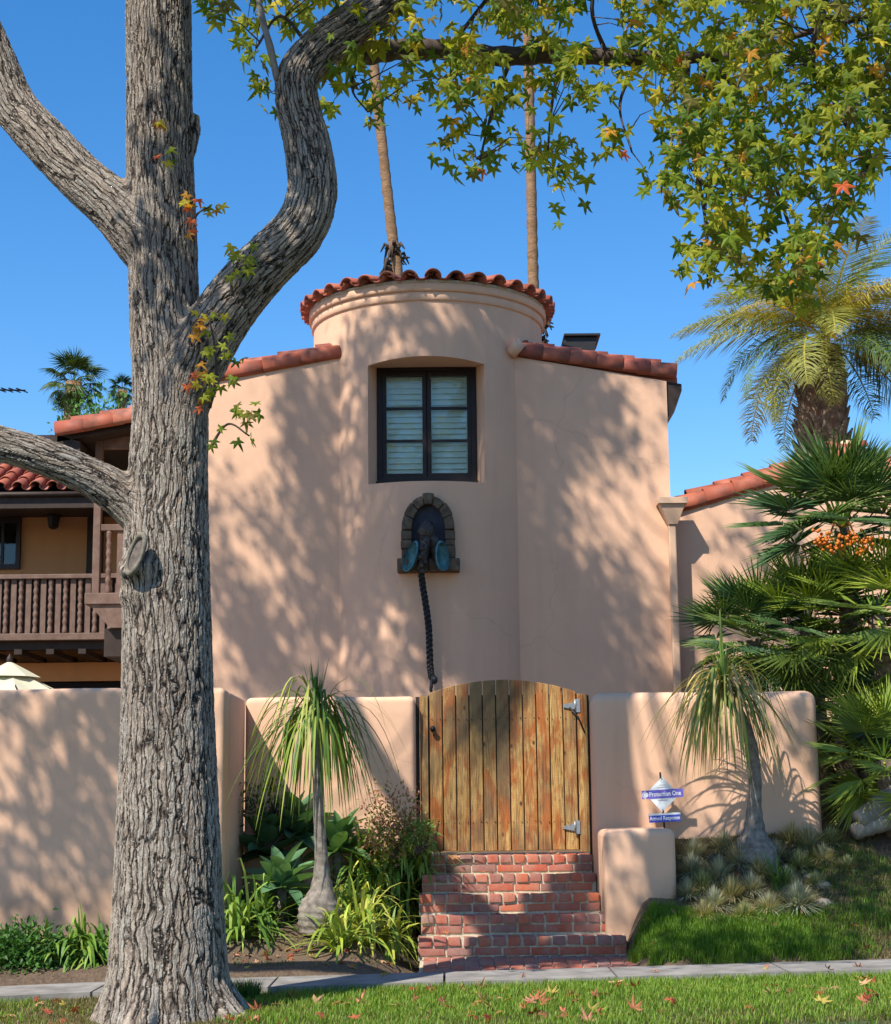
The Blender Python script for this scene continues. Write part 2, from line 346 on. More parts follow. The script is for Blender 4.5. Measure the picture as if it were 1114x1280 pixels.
def bark_mat():
    k = N('furrowed grey bark', 0.9)
    def pattern(attr):
        a = k.n('Attribute', attribute_name=attr).outputs['Vector']
        wv = k.n('TexNoise'); k.l(a, wv.inputs['Vector']); wv.inputs['Scale'].default_value = 4.5; wv.inputs['Detail'].default_value = 4
        ad = k.n('VectorMath', operation='MULTIPLY_ADD'); k.l(wv.outputs['Color'], ad.inputs[0]); ad.inputs[1].default_value = (0.07, 0.07, 0.10); k.l(a, ad.inputs[2])
        wv2 = k.n('TexNoise'); k.l(a, wv2.inputs['Vector']); wv2.inputs['Scale'].default_value = 22; wv2.inputs['Detail'].default_value = 3
        ad2 = k.n('VectorMath', operation='MULTIPLY_ADD'); k.l(wv2.outputs['Color'], ad2.inputs[0]); ad2.inputs[1].default_value = (0.016, 0.016, 0.03); k.l(ad.outputs[0], ad2.inputs[2])
        mp = k.mapping(ad2.outputs[0], (29, 29, 2.6))
        vo = k.n('TexVoronoi', feature='DISTANCE_TO_EDGE'); k.l(mp, vo.inputs['Vector']); vo.inputs['Scale'].default_value = 1.0; vo.inputs['Randomness'].default_value = 1.0
        e = k.n('MapRange', interpolation_type='SMOOTHSTEP'); k.l(vo.outputs['Distance'], e.inputs[0]); e.inputs[1].default_value = 0.0; e.inputs[2].default_value = 0.13
        f2 = k.noise(k.mapping(ad2.outputs[0], (70, 70, 18)), 1.0, 5, 0.65)
        cid = k.n('TexVoronoi', feature='F1'); k.l(mp, cid.inputs['Vector']); cid.inputs['Scale'].default_value = 1.0
        vo2 = k.n('TexVoronoi', feature='DISTANCE_TO_EDGE'); k.l(k.mapping(ad2.outputs[0], (52, 52, 8)), vo2.inputs['Vector']); vo2.inputs['Scale'].default_value = 1.0
        e2 = k.n('MapRange', interpolation_type='SMOOTHSTEP'); k.l(vo2.outputs['Distance'], e2.inputs[0]); e2.inputs[1].default_value = 0.0; e2.inputs[2].default_value = 0.22
        h = k.math('ADD', k.math('MULTIPLY', e.outputs[0], 0.46), k.math('MULTIPLY', f2, 0.42))
        h = k.math('ADD', h, k.math('MULTIPLY', e2.outputs[0], 0.20))
        h = k.math('ADD', h, k.math('MULTIPLY', k.noise(k.mapping(a, (7, 7, 2)), 1.0, 3), 0.20))
        sep = k.n('SeparateColor'); k.l(cid.outputs['Color'], sep.inputs[0])
        return h, f2, sep.outputs[0]
    hA, fA, cA = pattern('bark_a'); hB, fB, cB = pattern('bark_b'); w = k.n('Attribute', attribute_name='bark_w').outputs['Fac']
    def bl(a, b):
        x = k.n('Mix', data_type='FLOAT'); k.l(w, x.inputs[0]); k.l(a, x.inputs[2]); k.l(b, x.inputs[3]); return x.outputs[0]
    h = bl(hA, hB); f = bl(fA, fB); c_ = bl(cA, cB); p = k.pos()
    col = k.ramp(h, [(0.40, (0.014, 0.010, 0.008)), (0.55, (0.10, 0.08, 0.062)), (0.80, (0.215, 0.185, 0.152)), (1.0, (0.36, 0.325, 0.275))])
    col = k.mix(k.math('MULTIPLY', c_, 0.35), col, k.mix(1.0, col, (1.05, 0.78, 0.58), 'MULTIPLY'))
    col = k.mix(k.ramp(k.noise(p, 1.6, 4), [(0.42, (0, 0, 0)), (0.7, (0.5, 0.5, 0.5))]), col, k.mix(1.0, col, (0.62, 0.60, 0.62), 'MULTIPLY'))
    sp = k.ramp(k.noise(p, 75, 3, 0.6), [(0.60, (0, 0, 0)), (0.68, (0.7, 0.7, 0.7))])   # pale lichen flecks
    col = k.mix(sp, col, (0.50, 0.49, 0.44))
    k.base(col)
    k.bump(k.math('ADD', f, k.math('MULTIPLY', k.noise(p, 120, 3), 0.4)), 0.8, 0.006)
    d = k.n('Displacement'); k.l(h, d.inputs['Height']); d.inputs['Midlevel'].default_value = 0.85; d.inputs['Scale'].default_value = 0.018
    k.l(d.outputs[0], k.t.nodes['Material Output'].inputs['Displacement']); k.m.displacement_method = 'BOTH'
    return k.m
M['bark'] = bark_mat()
M['twig'] = plain('brown twig', (0.07, 0.05, 0.04), 0.8, 0.4, 20)
M['paletwig'] = plain('grey young shoot', (0.22, 0.20, 0.18), 0.8, 0.3, 20)
def palmtrunk():
    k = N('ringed palm trunk', 0.9); p = k.pos(); n1 = k.noise(k.mapping(p, (1, 1, 3)), 4, 5, 0.7); n2 = k.noise(k.mapping(p, (1, 1, 6)), 12, 4)
    c = k.ramp(n1, [(0.3, (0.12, 0.065, 0.03)), (0.7, (0.32, 0.19, 0.10))]); c = k.mix(k.ramp(n2, [(0.5, (0, 0, 0)), (0.7, (0.6, 0.6, 0.6))]), c, (0.38, 0.26, 0.16))
    k.base(c); k.bump(n2, 0.8, 0.03); return k.m
M['palmtrunk'] = palmtrunk()
M['boots'] = plain('fibrous palm trunk', (0.16, 0.115, 0.075), 0.95, 0.6, 14, bump=1.0)
M['ponytrunk'] = plain('grey corky bulb', (0.20, 0.17, 0.14), 0.9, 0.45, 22, bump=1.0)
M['fruit'] = plain('orange palm fruit', (0.50, 0.13, 0.012), 0.5, 0.3, 40, bump=0)
M['scar'] = plain('cut wood face', (0.12, 0.10, 0.085), 0.9, 0.4, 25, bump=0.8)
M['scarlip'] = plain('callus bark', (0.17, 0.15, 0.115), 0.9, 0.4, 30, bump=1.0)
M['pipegrey'] = plain('roof vent', (0.02, 0.02, 0.022), 0.5, 0.2, 10)

# ================================================================== SETTING
def sheet(name, xs, ys, mat, dz=0.0, hole=None):
    V = [(x, y, gh(x, y) + dz) for y in ys for x in xs]; n = len(xs)
    F_ = [(j * n + i, j * n + i + 1, (j + 1) * n + i + 1, (j + 1) * n + i) for j in range(len(ys) - 1) for i in range(n - 1)]
    me = bpy.data.meshes.new(name); me.from_pydata(V, [], F_); me.materials.append(mat); me.polygons.foreach_set('use_smooth', [True] * len(F_))
    o = link(name, me); tag(o, kind='structure'); return o
xs = sorted(set(list(np.linspace(-600, -20, 12)) + list(np.linspace(-20, -5, 12)) + list(np.linspace(-5, 5, 201)) + list(np.linspace(5, 20, 12)) + list(np.linspace(20, 600, 12))))
ys = sorted(set(list(np.linspace(4.2, 11, 40)) + list(np.linspace(11, 14.5, 141)) + list(np.linspace(14.5, 60, 20)) + list(np.linspace(60, 1200, 8))))
sheet('ground', xs, ys, M['soil'])
xs2 = sorted(set(list(np.linspace(-30, -5, 12)) + list(np.linspace(-5, 5, 60)) + list(np.linspace(5, 30, 12))))
sheet('lawn', xs2, list(np.linspace(4.4, 11.2, 60)), M['turf'], 0.006)
MB().box(-600, 600, -8, 4.0, -0.5, -0.42).obj('street', M['asphalt'])['kind'] = 'structure'
MB().box(-600, 600, 4.0, 4.2, -0.5, -0.28).obj('kerb', M['concrete'])['kind'] = 'structure'
MB().box(-600, 600, -1200, -8, -0.55, -0.45).obj('far_ground', M['soil'])['kind'] = 'structure'
# narrow concrete walk: slabs between joints
walk = empty('pavement', (0, 0, 0)); tag(walk, kind='structure'); WM['pavement'] = Matrix()
x = -9.0
while x < 9:
    w = 1.12; b = MB(); n = 6; vs = []
    for i in range(n + 1):
        xx = x + 0.008 + (w - 0.016) * i / n
        bend = -0.35 * ss(-xx, 2.2, 4.2)
        yb = walk_back(xx) + bend; yf = yb - 0.62; z = gh(xx, walk_back(xx)) + 0.03
        vs += [(xx, yf, z), (xx, yb, z + 0.004), (xx, yf, z - 0.1), (xx, yb, z - 0.1)]
    fs = []
    for i in range(n):
        a = i * 4; c = a + 4; fs += [(a, c, c + 1, a + 1), (a, a + 2, c + 2, c), (a + 1, c + 1, c + 3, a + 3)]
    fs += [(0, 1, 3, 2), (n * 4, n * 4 + 2, n * 4 + 3, n * 4 + 1)]
    b.add(vs, fs); b.obj('slab', M['concrete'], walk); x += w

# ================================================================== GARDEN WALLS
WT = 2.03
def rounded_wall(name, x0, x1, y0, y1, z0, z1, label, r=0.05, cat='wall', jitter=0.006):
    b = MB(); b.box(x0, x1, y0, y1, z0, z1); me = b.mesh(M['stucco'], name)
    bm = bmesh.new(); bm.from_mesh(me)
    L = max(x1 - x0, 0.3)
    es = [e for e in bm.edges if not all(v.co.z < z0 + 0.01 for v in e.verts)]
    bmesh.ops.bevel(bm, geom=es, offset=r, segments=5, affect='EDGES', profile=0.5)
    for f in bm.faces: f.smooth = True
    nx = int((x1 - x0) / 0.12)
    for i in range(1, nx):
        xx = x0 + (x1 - x0) * i / nx
        bmesh.ops.bisect_plane(bm, geom=bm.verts[:] + bm.edges[:] + bm.faces[:], plane_co=(xx, 0, 0), plane_no=(1, 0, 0))
    nz = int((z1 - z0) / 0.15)
    for i in range(1, nz):
        zz = z0 + (z1 - z0) * i / nz
        bmesh.ops.bisect_plane(bm, geom=bm.verts[:] + bm.edges[:] + bm.faces[:], plane_co=(0, 0, zz), plane_no=(0, 0, 1))
    for v in bm.verts:      # hand-trowelled unevenness
        c = v.co; k = math.sin(c.x * 5.1 + c.z * 2.3) + math.sin(c.x * 2.2 - c.z * 4.1 + 1.3) + 0.6 * math.sin(c.x * 9.3 + c.z * 7)
        c.y += jitter * k; c.z += jitter * 0.6 * math.sin(c.x * 4.3 + 0.7) if c.z > z1 - r * 1.2 else 0
    bm.to_mesh(me); bm.free()
    o = link(name, me); return tag(o, label, cat)
rounded_wall('garden_wall', -9.0, -1.68, 12.74, 13.02, -0.1, WT, 'low peach stucco wall standing forward, left of and behind the big tree trunk')
rounded_wall('garden_wall', -2.0, -1.681, 13.03, 14.05, 0.0, WT - 0.002, 'short return of peach stucco wall beside the trunk, casting a slanting shadow')
rounded_wall('garden_wall', -1.68, -0.27, 14.0, 14.28, 0.0, WT, 'peach stucco wall section behind the left ponytail palm, left of the gate')
rounded_wall('garden_wall', 1.185, 3.07, 14.0, 14.28, 0.0, WT + 0.01, 'peach stucco wall section right of the gate, behind the right ponytail palm', 0.09)
rounded_wall('pillar', 1.17, 1.71, 12.9, 13.985, -0.1, 0.935, 'squat peach stucco pier at the right of the brick steps', 0.055, 'pillar')

# ================================================================== BRICK STEPS AND PATH
steps = thing('brick_steps', (0.5, 12.7, 0.04), 'old red brick steps climbing to the wooden gate', 'steps')
def brick_meshes(L, Wd, Hh, n=5):
    out = []
    for i in range(n):
        b = MB().box(-L / 2, L / 2, -Wd / 2, Wd / 2, -Hh / 2, Hh / 2); me = b.mesh(M['brick'], 'brick_mesh')
        bm = bmesh.new(); bm.from_mesh(me)
        for v in bm.verts: v.co += Vector((rnd.uniform(-1, 1) * 0.0045, rnd.uniform(-1, 1) * 0.004, rnd.uniform(-1, 1) * 0.0045))
        bmesh.ops.bevel(bm, geom=bm.edges[:], offset=0.004, segments=2, affect='EDGES', profile=0.6)
        for f in bm.faces: f.smooth = True
        bm.to_mesh(me); bm.free(); out.append(me)
    return out
hdr = brick_meshes(0.089, 0.20, 0.060); stre = brick_meshes(0.193, 0.09, 0.054); pav = brick_meshes(0.092, 0.20, 0.05)
RISE, TREAD, Z0, YB = 0.139, 0.30, 0.035, 12.7
stepx = [(-0.24, 1.30), (-0.22, 1.24), (-0.24, 1.165), (-0.22, 1.165), (-0.24, 1.165)]
for i in range(5):
    z = Z0 + RISE * i; y = YB + TREAD * i; x0, x1 = stepx[i]
    # mortar bed
    MB().box(x0 + 0.004, x1 - 0.004, y + 0.015, y + (TREAD if i < 4 else 0.9) + 0.02, z - 0.03, z + RISE - 0.008).obj('mortar', M['mortar'], steps)
    nb = int((x1 - x0) / 0.104); px_ = (x1 - x0) / nb
    for k in range(nb):
        mw = Matrix.Translation((x0 + px_ * (k + 0.5), y + 0.098 + rnd.uniform(-0.006, 0.004), z + RISE - 0.033 + rnd.uniform(-0.004, 0.003))) @ Euler((rnd.uniform(-.03, .02), rnd.uniform(-.02, .02), rnd.uniform(-.03, .03))).to_matrix().to_4x4()
        link('brick', hdr[rnd.randrange(5)], steps, mw)
    xx = x0 + 0.1 - 0.1 * (i % 2)
    xx = x0
    first = True
    while xx < x1 - 0.05:
        L = 0.105 if (first and i % 2) else 0.208
        L = min(L, x1 - xx); first = False
        s = (L - 0.012) / 0.196
        mw = Matrix.Translation((xx + L / 2, y + 0.052 + rnd.uniform(-0.003, 0.003), z + 0.034)) @ Matrix.Diagonal((s, 1, 1.05, 1))
        link('brick', stre[rnd.randrange(5)], steps, mw); xx += L
    if i == 4:
        for k in range(nb):
            mw = Matrix.Translation((x0 + px_ * (k + 0.5), y + 0.305, z + RISE - 0.034))
            link('brick', hdr[rnd.randrange(5)], steps, mw)
path = thing('brick_path', (0.5, 12.2, 0), 'short red brick landing between the bottom step and the pavement', 'path')
def path_z(y): return 0.035 - (12.7 - y) * 0.055
V4 = [(-0.22, walk_back(-.22) + .005, -0.06), (1.34, walk_back(1.34) + .005, -0.04), (1.34, 12.72, -0.04), (-0.22, 12.72, -0.04)]
V5 = [(a, b_, path_z(b_) - 0.012) for a, b_, c in V4]
MB().add(V4 + V5, [(4, 5, 6, 7), (0, 1, 5, 4), (1, 2, 6, 5), (0, 4, 7, 3)]).obj('mortar', M['mortar'], path)
for k in range(15):
    xx = -0.20 + 0.103 * (k + 0.5)
    y = 12.69
    j = 0
    while y > walk_back(xx) + 0.03:
        L = 0.208 if (j or k % 2 == 0) else 0.104
        L = min(L, y - walk_back(xx) - 0.005); j += 1
        mw = Matrix.Translation((xx, y - L / 2, path_z(y - L / 2) - 0.024 + rnd.uniform(-.002, .002))) @ Euler((0.055, 0, 0)).to_matrix().to_4x4() @ Matrix.Diagonal((1, (L - 0.011) / 0.20, 1, 1))
        link('brick', pav[rnd.randrange(5)], path, mw); y -= L

# ================================================================== GATE
gate = thing('wooden_gate', (0.45, 14.1, 0.75), 'arched gate of weathered yellow brown vertical boards', 'gate')
GY = 14.12
gx0, gx1 = -0.155, 1.075
def arch(x): 
    t = (x - 0.46) / 0.64; return 2.165 - 0.115 * t * t
nbd = 11; bw = (gx1 - gx0) / nbd
for i in range(nbd):
    a = gx0 + bw * i + 0.004; b_ = gx0 + bw * (i + 1) - 0.004
    n = 4; zb = 0.757 + rnd.uniform(-.003, .003)
    poly = [(a, zb), (b_, zb)] + [(b_ + (a - b_) * j / n, arch(b_ + (a - b_) * j / n)) for j in range(n + 1)]
    yy = GY + rnd.uniform(-0.004, 0.004)
    o = MB().prism(poly, yy, yy + 0.025).obj('board', M['gate'], gate, bevel=0.004, seg=1)
    if i == 0: o['label'] = 'darker red brown board with the latch'
for zq in (0.95, 1.8): MB().box(gx0, gx1, GY + 0.032, GY + 0.07, zq, zq + .1).obj('back_rail', M['gate'], gate)
MB().box(-0.233, -0.165, GY - 0.01, GY + 0.08, 0.74, 2.035).obj('post', M['gate'], gate, bevel=0.004)
MB().box(1.083, 1.165, GY - 0.01, GY + 0.08, 0.74, 2.04).obj('post', M['gate'], gate, bevel=0.004)
MB().box(-0.268, -0.236, GY + 0.03, GY + 0.09, 0.7, 2.03).obj('dark_jamb', M['wood_dark'], gate)
MB().box(1.168, 1.184, GY + 0.02, GY + 0.09, 0.7, 2.03).obj('dark_jamb', M['wood_dark'], gate)
MB().box(gx0 - 0.07, gx1 + 0.06, GY + 0.0292, GY + 0.0315, 0.76, 2.04).obj('dark_backing', M['wood_dark'], gate)  # added dark sheet: hides the lit wall so board gaps read as shade
nb_ = MB()
for i in range(nbd):
    for zq in (0.99, 1.84):
        for dx in (-.035, .035): xq = gx0 + bw * (i + .5) + dx; nb_.tube([(xq, GY - 0.006, zq + rnd.uniform(-.01, .01)), (xq, GY + .004, zq)], 0.0035, 6)
nb_.obj('nails', M['iron'], gate, kind='stuff')
# latch knob, hinges
p = at(541, 911, GY - 0.03)
k = MB(); k.tube([(p.x, GY - 0.004, p.z), (p.x, GY - 0.03, p.z), (p.x, GY - 0.05, p.z)], [0.022, 0.014, 0.024], 12); k.obj('latch', M['iron'], gate)
k = MB(); k.tube([(p.x + .004, GY - .006, p.z - 0.045), (p.x + .01, GY - .012, p.z - .06)], 0.006, 6); k.obj('latch_ring', M['iron'], gate)
for py, lab in ((882, 'upper'), (1034, 'lower')):
    h = MB(); q = at(722, py, GY - 0.02)
    h.box(q.x - 0.016, q.x + 0.022, GY - 0.018, GY - 0.0105, q.z - 0.055, q.z + 0.055)
    h.tube([(q.x - 0.019, GY - 0.019, q.z - 0.05), (q.x - 0.019, GY - 0.019, q.z + 0.05)], 0.008, 8)
    h.add([(q.x - 0.024, GY - 0.012, q.z - 0.03), (q.x - 0.024, GY - 0.012, q.z + 0.03), (q.x - 0.12, GY - 0.012, q.z + 0.008), (q.x - 0.12, GY - 0.012, q.z - 0.012),
           (q.x - 0.024, GY - 0.005, q.z - 0.03), (q.x - 0.024, GY - 0.005, q.z + 0.03), (q.x - 0.12, GY - 0.005, q.z + 0.008), (q.x - 0.12, GY - 0.005, q.z - 0.012)],
          [(0, 1, 2, 3), (4, 7, 6, 5), (0, 4, 5, 1), (1, 5, 6, 2), (2, 6, 7, 3), (3, 7, 4, 0)])
    h.obj('hinge', M['galv'], gate)
q = at(712, 884, GY - 0.02); q2 = at(731, 916, GY - 0.02)
MB().tube([(q.x, GY - 0.028, q.z), ((q.x + q2.x) / 2 + .01, GY - 0.03, (q.z + q2.z) / 2 + 0.02), (q2.x, GY - 0.02, q2.z)], 0.007, 6).obj('spring', M['iron'], gate)

# ================================================================== HOUSE
house = thing('stucco_house', (0, 17, 0.7), 'peach stucco house with a round tower and red clay tile roofs', 'house')
FY = 17.0
TC = Vector((-0.175, 17.85)); TR = 1.25
L1 = at(425, 447, FY); L2 = at(280, 475, FY); R1 = at(645, 446, FY); R2 = at(845, 478, FY)
sl = (L1.z - L2.z) / (L1.x - L2.x); sr = (R2.z - R1.z) / (R2.x - R1.x)
xl = at(205, 600, FY).x; xr = 2.315
zl = L1.z + sl * (xl - L1.x); zr = R1.z + sr * (xr - R1.x)
apx = (R1.z - L1.z + sl * L1.x - sr * R1.x) / (sl - sr); apz = L1.z + sl * (apx - L1.x)
HY2 = 23.0
tl_, tr_ = TC.x - 0.86, TC.x + 0.86; zlt, zrt = L1.z + sl * (tl_ - L1.x), R1.z + sr * (tr_ - R1.x)
MB().prism([(xl, 0.5), (tl_, 0.5), (tl_, zlt), (xl, zl)], FY, HY2).obj('main_wall', M['stucco'], house)
MB().prism([(tr_, 0.5), (xr, 0.5), (xr, zr), (tr_, zrt)], FY, HY2).obj('main_wall', M['stucco'], house)
MB().prism([(tl_ + .002, 0.5), (tr_ - .002, 0.5), (tr_ - .002, zrt), (apx, apz), (tl_ + .002, zlt)], FY + 0.55, HY2).obj('inner_wall', M['stucco'], house)
# roof slabs over the main gable
for (xa, za, xb, zb) in ((xl - 0.1, zl - 0.1 * sl, apx, apz), (apx, apz, xr + 0.12, zr + 0.12 * sr)):
    MB().add([(xa, FY + 0.05, za + 0.002), (xb, FY + 0.05, zb + 0.002), (xb, HY2, zb + 0.002), (xa, HY2, za + 0.002), (xa, FY + 0.05, za + 0.07), (xb, FY + 0.05, zb + 0.07), (xb, HY2, zb + 0.07), (xa, HY2, za + 0.07)],
             [(0, 3, 2, 1), (4, 5, 6, 7), (0, 1, 5, 4), (1, 2, 6, 5), (2, 3, 7, 6), (3, 0, 4, 7)]).obj('roof', M['tile'], house)
# --- round tower with deep splayed window opening
ZT = 6.40
a0, a1 = -PI, 0.0          # whole front half plus a bit behind
opx0, opx1 = -0.782, 0.415
th0 = math.acos((opx0 - TC.x) / TR); th1 = math.acos((opx1 - TC.x) / TR)
ZS, ZO = 4.355, 5.60         # sill and spring of the shallow arch
def zarch(x): t = (x - (opx0 + opx1) / 2) / ((opx1 - opx0) / 2); return ZO + 0.055 * (1 - t * t)
def cyl(th, r=TR): return (TC.x + r * math.cos(th), TC.y - r * math.sin(th))
tw = MB()
angs = list(np.linspace(-0.35, th1, 16)) + list(np.linspace(th1, th0, 22))[1:] + list(np.linspace(th0, PI + 0.35, 16))[1:]
def strip(a, b, za0, zb0, za1, zb1, n=10):
    pa = cyl(a); pb = cyl(b); vs = []
    for i in range(n + 1):
        t = i / n; vs += [(pa[0], pa[1], za0 + (za1 - za0) * t), (pb[0], pb[1], zb0 + (zb1 - zb0) * t)]
    tw.add(vs, [(2 * i + 1, 2 * i, 2 * i + 2, 2 * i + 3) for i in range(n)], True)
for a, b in zip(angs[:-1], angs[1:]):
    if a >= th1 - 1e-6 and b <= th0 + 1e-6:
        strip(a, b, 0.6, 0.6, ZS, ZS); strip(a, b, zarch(cyl(a)[0]), zarch(cyl(b)[0]), ZT, ZT)
    else: strip(a, b, 0.6, 0.6, ZT, ZT)
# reveals to the window plane
WY = 17.12; wx0, wx1, wz0, wz1 = -0.70, 0.33, 4.43, 5.67 + 0.0
wz1 = 5.665; wz0 = 4.437
prev = None
for a in list(np.linspace(th1, th0, 22)):
    x_, y_ = cyl(a); t = (x_ - opx0) / (opx1 - opx0); bx = wx0 + (wx1 - wx0) * t
    cur = ((x_, y_, zarch(x_)), (bx, WY, wz1), (x_, y_, ZS), (bx, WY, wz0))
    if prev:
        tw.add([prev[0], cur[0], cur[1], prev[1]], [(0, 1, 2, 3)], False); tw.add([prev[2], cur[2], cur[3], prev[3]], [(3, 2, 1, 0)], False)
    prev = cur
for th, bx in ((th0, wx0), (th1, wx1)):
    x_, y_ = cyl(th); tw.add([(x_, y_, ZS), (bx, WY, wz0), (bx, WY, wz1), (x_, y_, zarch(x_))], [(0, 1, 2, 3)], False)
tw.obj('tower_wall', M['stucco'], house)
def ring(r, z0, z1, name, mat, rb=None):
    b = MB(); A = np.linspace(-0.5, PI + 0.5, 70); rb = rb or TR - 0.05
    prof = [(rb, z0), (r - 0.012, z0), (r, z0 + 0.012), (r, z1 - 0.006), (r - 0.006, z1), (rb, z1)]
    vs = [(TC.x + q * math.cos(t), TC.y - q * math.sin(t), z) for t in A for q, z in prof]; n = len(prof)
    b.add(vs, [(i * n + k, (i + 1) * n + k, (i + 1) * n + k + 1, i * n + k + 1) for i in range(len(A) - 1) for k in range(n - 1)], True)
    b.obj(name, mat, house)
ring(TR + 0.022, 6.24, 6.335, 'moulding', M['stucco']); ring(TR + 0.05, 6.3355, ZT + 0.02, 'moulding', M['stucco'])
# tower roof cone and ring of barrel tiles
b = MB(); b.lathe((TC.x, TC.y, 0), [(TR + 0.045, ZT + 0.021), (TR + 0.05, ZT + 0.05), (0.02, ZT + 0.30)], 48); b.obj('tower_roof', M['mortar'], house)
def barrel(L, r0, r1, th=0.016, n=9, up=True):
    """half tube along +x; r0 at x=0 (low, wide end), convex side up"""
    b = MB(); vs = []
    for x_, r in ((0, r0), (L, r1)):
        for q, rr in ((0, r), (1, r - th)):
            for k in range(n):
                a = PI * k / (n - 1); s_ = 1 if up else -1
                vs.append((x_, rr * math.cos(a), s_ * rr * math.sin(a) * 0.92))
    o0, i0, o1, i1 = 0, n, 2 * n, 3 * n; fs = []
    for k in range(n - 1):
        fs += [(o0 + k, o0 + k + 1, o1 + k + 1, o1 + k), (i0 + k + 1, i0 + k, i1 + k, i1 + k + 1), (o0 + k + 1, o0 + k, i0 + k, i0 + k + 1), (o1 + k, o1 + k + 1, i1 + k + 1, i1 + k)]
    fs += [(o0, o1, i1, i0), (o0 + n - 1, i0 + n - 1, i1 + n - 1, o1 + n - 1)]
    b.add(vs, fs, True); me = b.mesh(M['tile'], 'tile_mesh')
    me.update(); return me
cap = barrel(0.42, 0.088, 0.070); pan = barrel(0.42, 0.080, 0.09, up=False)
def tile(me, loc, ax, roll=0.0, flip=False):
    """ax: direction of the tile's length, low end at loc"""
    ax = Vector(ax).normalized(); up = Vector((0, 0, 1)); sd = up.cross(ax).normalized(); up = ax.cross(sd)
    m3 = Matrix((ax, sd, up)).transposed().to_4x4() @ Matrix.Rotation(roll, 4, 'X')
    return link('roof_tile', me, house, Matrix.Translation(loc) @ m3)
NT = 36
for i in range(NT):
    a = 2 * PI * (i + 0.3) / NT; d = Vector((math.cos(a), math.sin(a), 0)); inn = -d + Vector((0, 0, 0.22))
    if d.y > 0.75: continue
    j = rnd.uniform(-.012, .012)
    tile(cap, Vector((TC.x, TC.y, ZT + 0.055 + j)) + d * (TR + 0.135 + rnd.uniform(-.012, .012)), inn + Vector((rnd.uniform(-.05, .05), 0, rnd.uniform(-.04, .04))), rnd.uniform(-.08, .08))
    a = 2 * PI * (i + 0.8) / NT; d = Vector((math.cos(a), math.sin(a), 0)); inn = -d + Vector((0, 0, 0.22))
    tile(pan, Vector((TC.x, TC.y, ZT + 0.105)) + d * (TR + 0.12), inn, rnd.uniform(-.05, .05))
# --- window with two sashes and plantation shutters
win = link('window', MB().box(wx0 + 0.002, wx1 - 0.002, WY - 0.04, WY + 0.03, wz0 + 0.001, wz0 + 0.05).box(wx0 + 0.002, wx1 - 0.002, WY - 0.04, WY + 0.03, wz1 - 0.045, wz1 - 0.001)
           .box(wx0 + 0.002, wx0 + 0.05, WY - 0.04, WY + 0.03, wz0 + 0.051, wz1 - 0.046).box(wx1 - 0.05, wx1 - 0.002, WY - 0.04, WY + 0.03, wz0 + 0.051, wz1 - 0.046).mesh(M['frame'], 'window'), house)
win['label'] = 'dark framed casement window with white shutter louvers'
cxm = (wx0 + wx1) / 2
MB().box(wx0 - .04, wx1 + .04, WY + 0.35, WY + 0.37, wz0 - .05, wz1 + .05).box(wx0 - .05, wx0 - .005, WY + .031, WY + .35, wz0 - .05, wz1 + .05).box(wx1 + .005, wx1 + .05, WY + .031, WY + .35, wz0 - .05, wz1 + .05).obj('dark_backing', M['black'], win)
for s in (0, 1):
    a = wx0 + 0.052 if s == 0 else cxm + 0.004; c = cxm - 0.004 if s == 0 else wx1 - 0.052
    st = 0.042
    f = MB(); y0, y1 = WY - 0.028, WY + 0.02; z0, z1 = wz0 + 0.053, wz1 - 0.048
    f.box(a, a + st, y0, y1, z0, z1).box(c - st, c, y0, y1, z0, z1).box(a + st + .0005, c - st - .0005, y0, y1, z0, z0 + st).box(a + st + .0005, c - st - .0005, y0, y1, z1 - st, z1)
    hz = (z1 - z0 - 2 * st) / 3
    for j in (1, 2):
        zz = z0 + st + hz * j; f.box(a + st + .0005, c - st - .0005, y0 + .004, y1 - .004, zz - 0.012, zz + 0.012)
    f.obj('sash', M['frame'], win)
    for j in range(3):
        zz = z0 + st + hz * j
        MB().box(a + st - .002, c - st + .002, WY - 0.004, WY, zz + 0.012, zz + hz - 0.012).obj('pane', M['glass'], win)
    nl = 17
    lm = MB().box(-(c - a - 2 * st) / 2 + .012, (c - a - 2 * st) / 2 - .012, -0.037, 0.037, -0.004, 0.004).mesh(M['louver'], 'louver_mesh')
    for j in range(nl):
        zz = z0 + st + 0.03 + (z1 - z0 - 2 * st - 0.05) * j / (nl - 1)
        link('louver', lm, win, Matrix.Translation(((a + c) / 2, WY + 0.06, zz)) @ Matrix.Rotation(math.radians(66), 4, 'X'))
    MB().box(a + st - .02, a + st + .012, WY + 0.03, WY + 0.06, z0, z1).box(c - st - .012, c - st + .02, WY + 0.03, WY + 0.06, z0, z1).obj('shutter_frame', M['louver'], win)
MB().box(wx0 - 0.05, wx1 + 0.05, WY - 0.07, WY - 0.0405, wz0 - 0.02, wz0 + 0.004).obj('sill', M['frame'], win)

# --- rake tiles along the gables
rake_cap = barrel(0.42, 0.115, 0.098, 0.02)
def rake(p0, p1, up_y=0.17, n=None, ov=0.12, step=0.33):
    """row of barrel tiles from the low end p0 to the high end p1, and the edge course behind it"""
    p0 = Vector(p0); p1 = Vector(p1); d = (p1 - p0); L = d.length; d.normalize(); n = n or int(L / step)
    nrm = Vector((-d.z, 0, d.x)); nrm = nrm if nrm.z > 0 else -nrm
    for i in range(n):
        s = i * L / n
        q = p0 + d * s + nrm * (0.018 * 1) 
        tile(rake_cap, q + nrm * 0.02 + Vector((0, 0.035, 0.0)), d + nrm * 0.045 * -1, 0.75 if d.x > 0 else -0.75)
        q = p0 + d * (s + 0.16) + nrm * 0.095 + Vector((0, up_y, 0))
        tile(rake_cap, q, d - nrm * 0.045, 0)
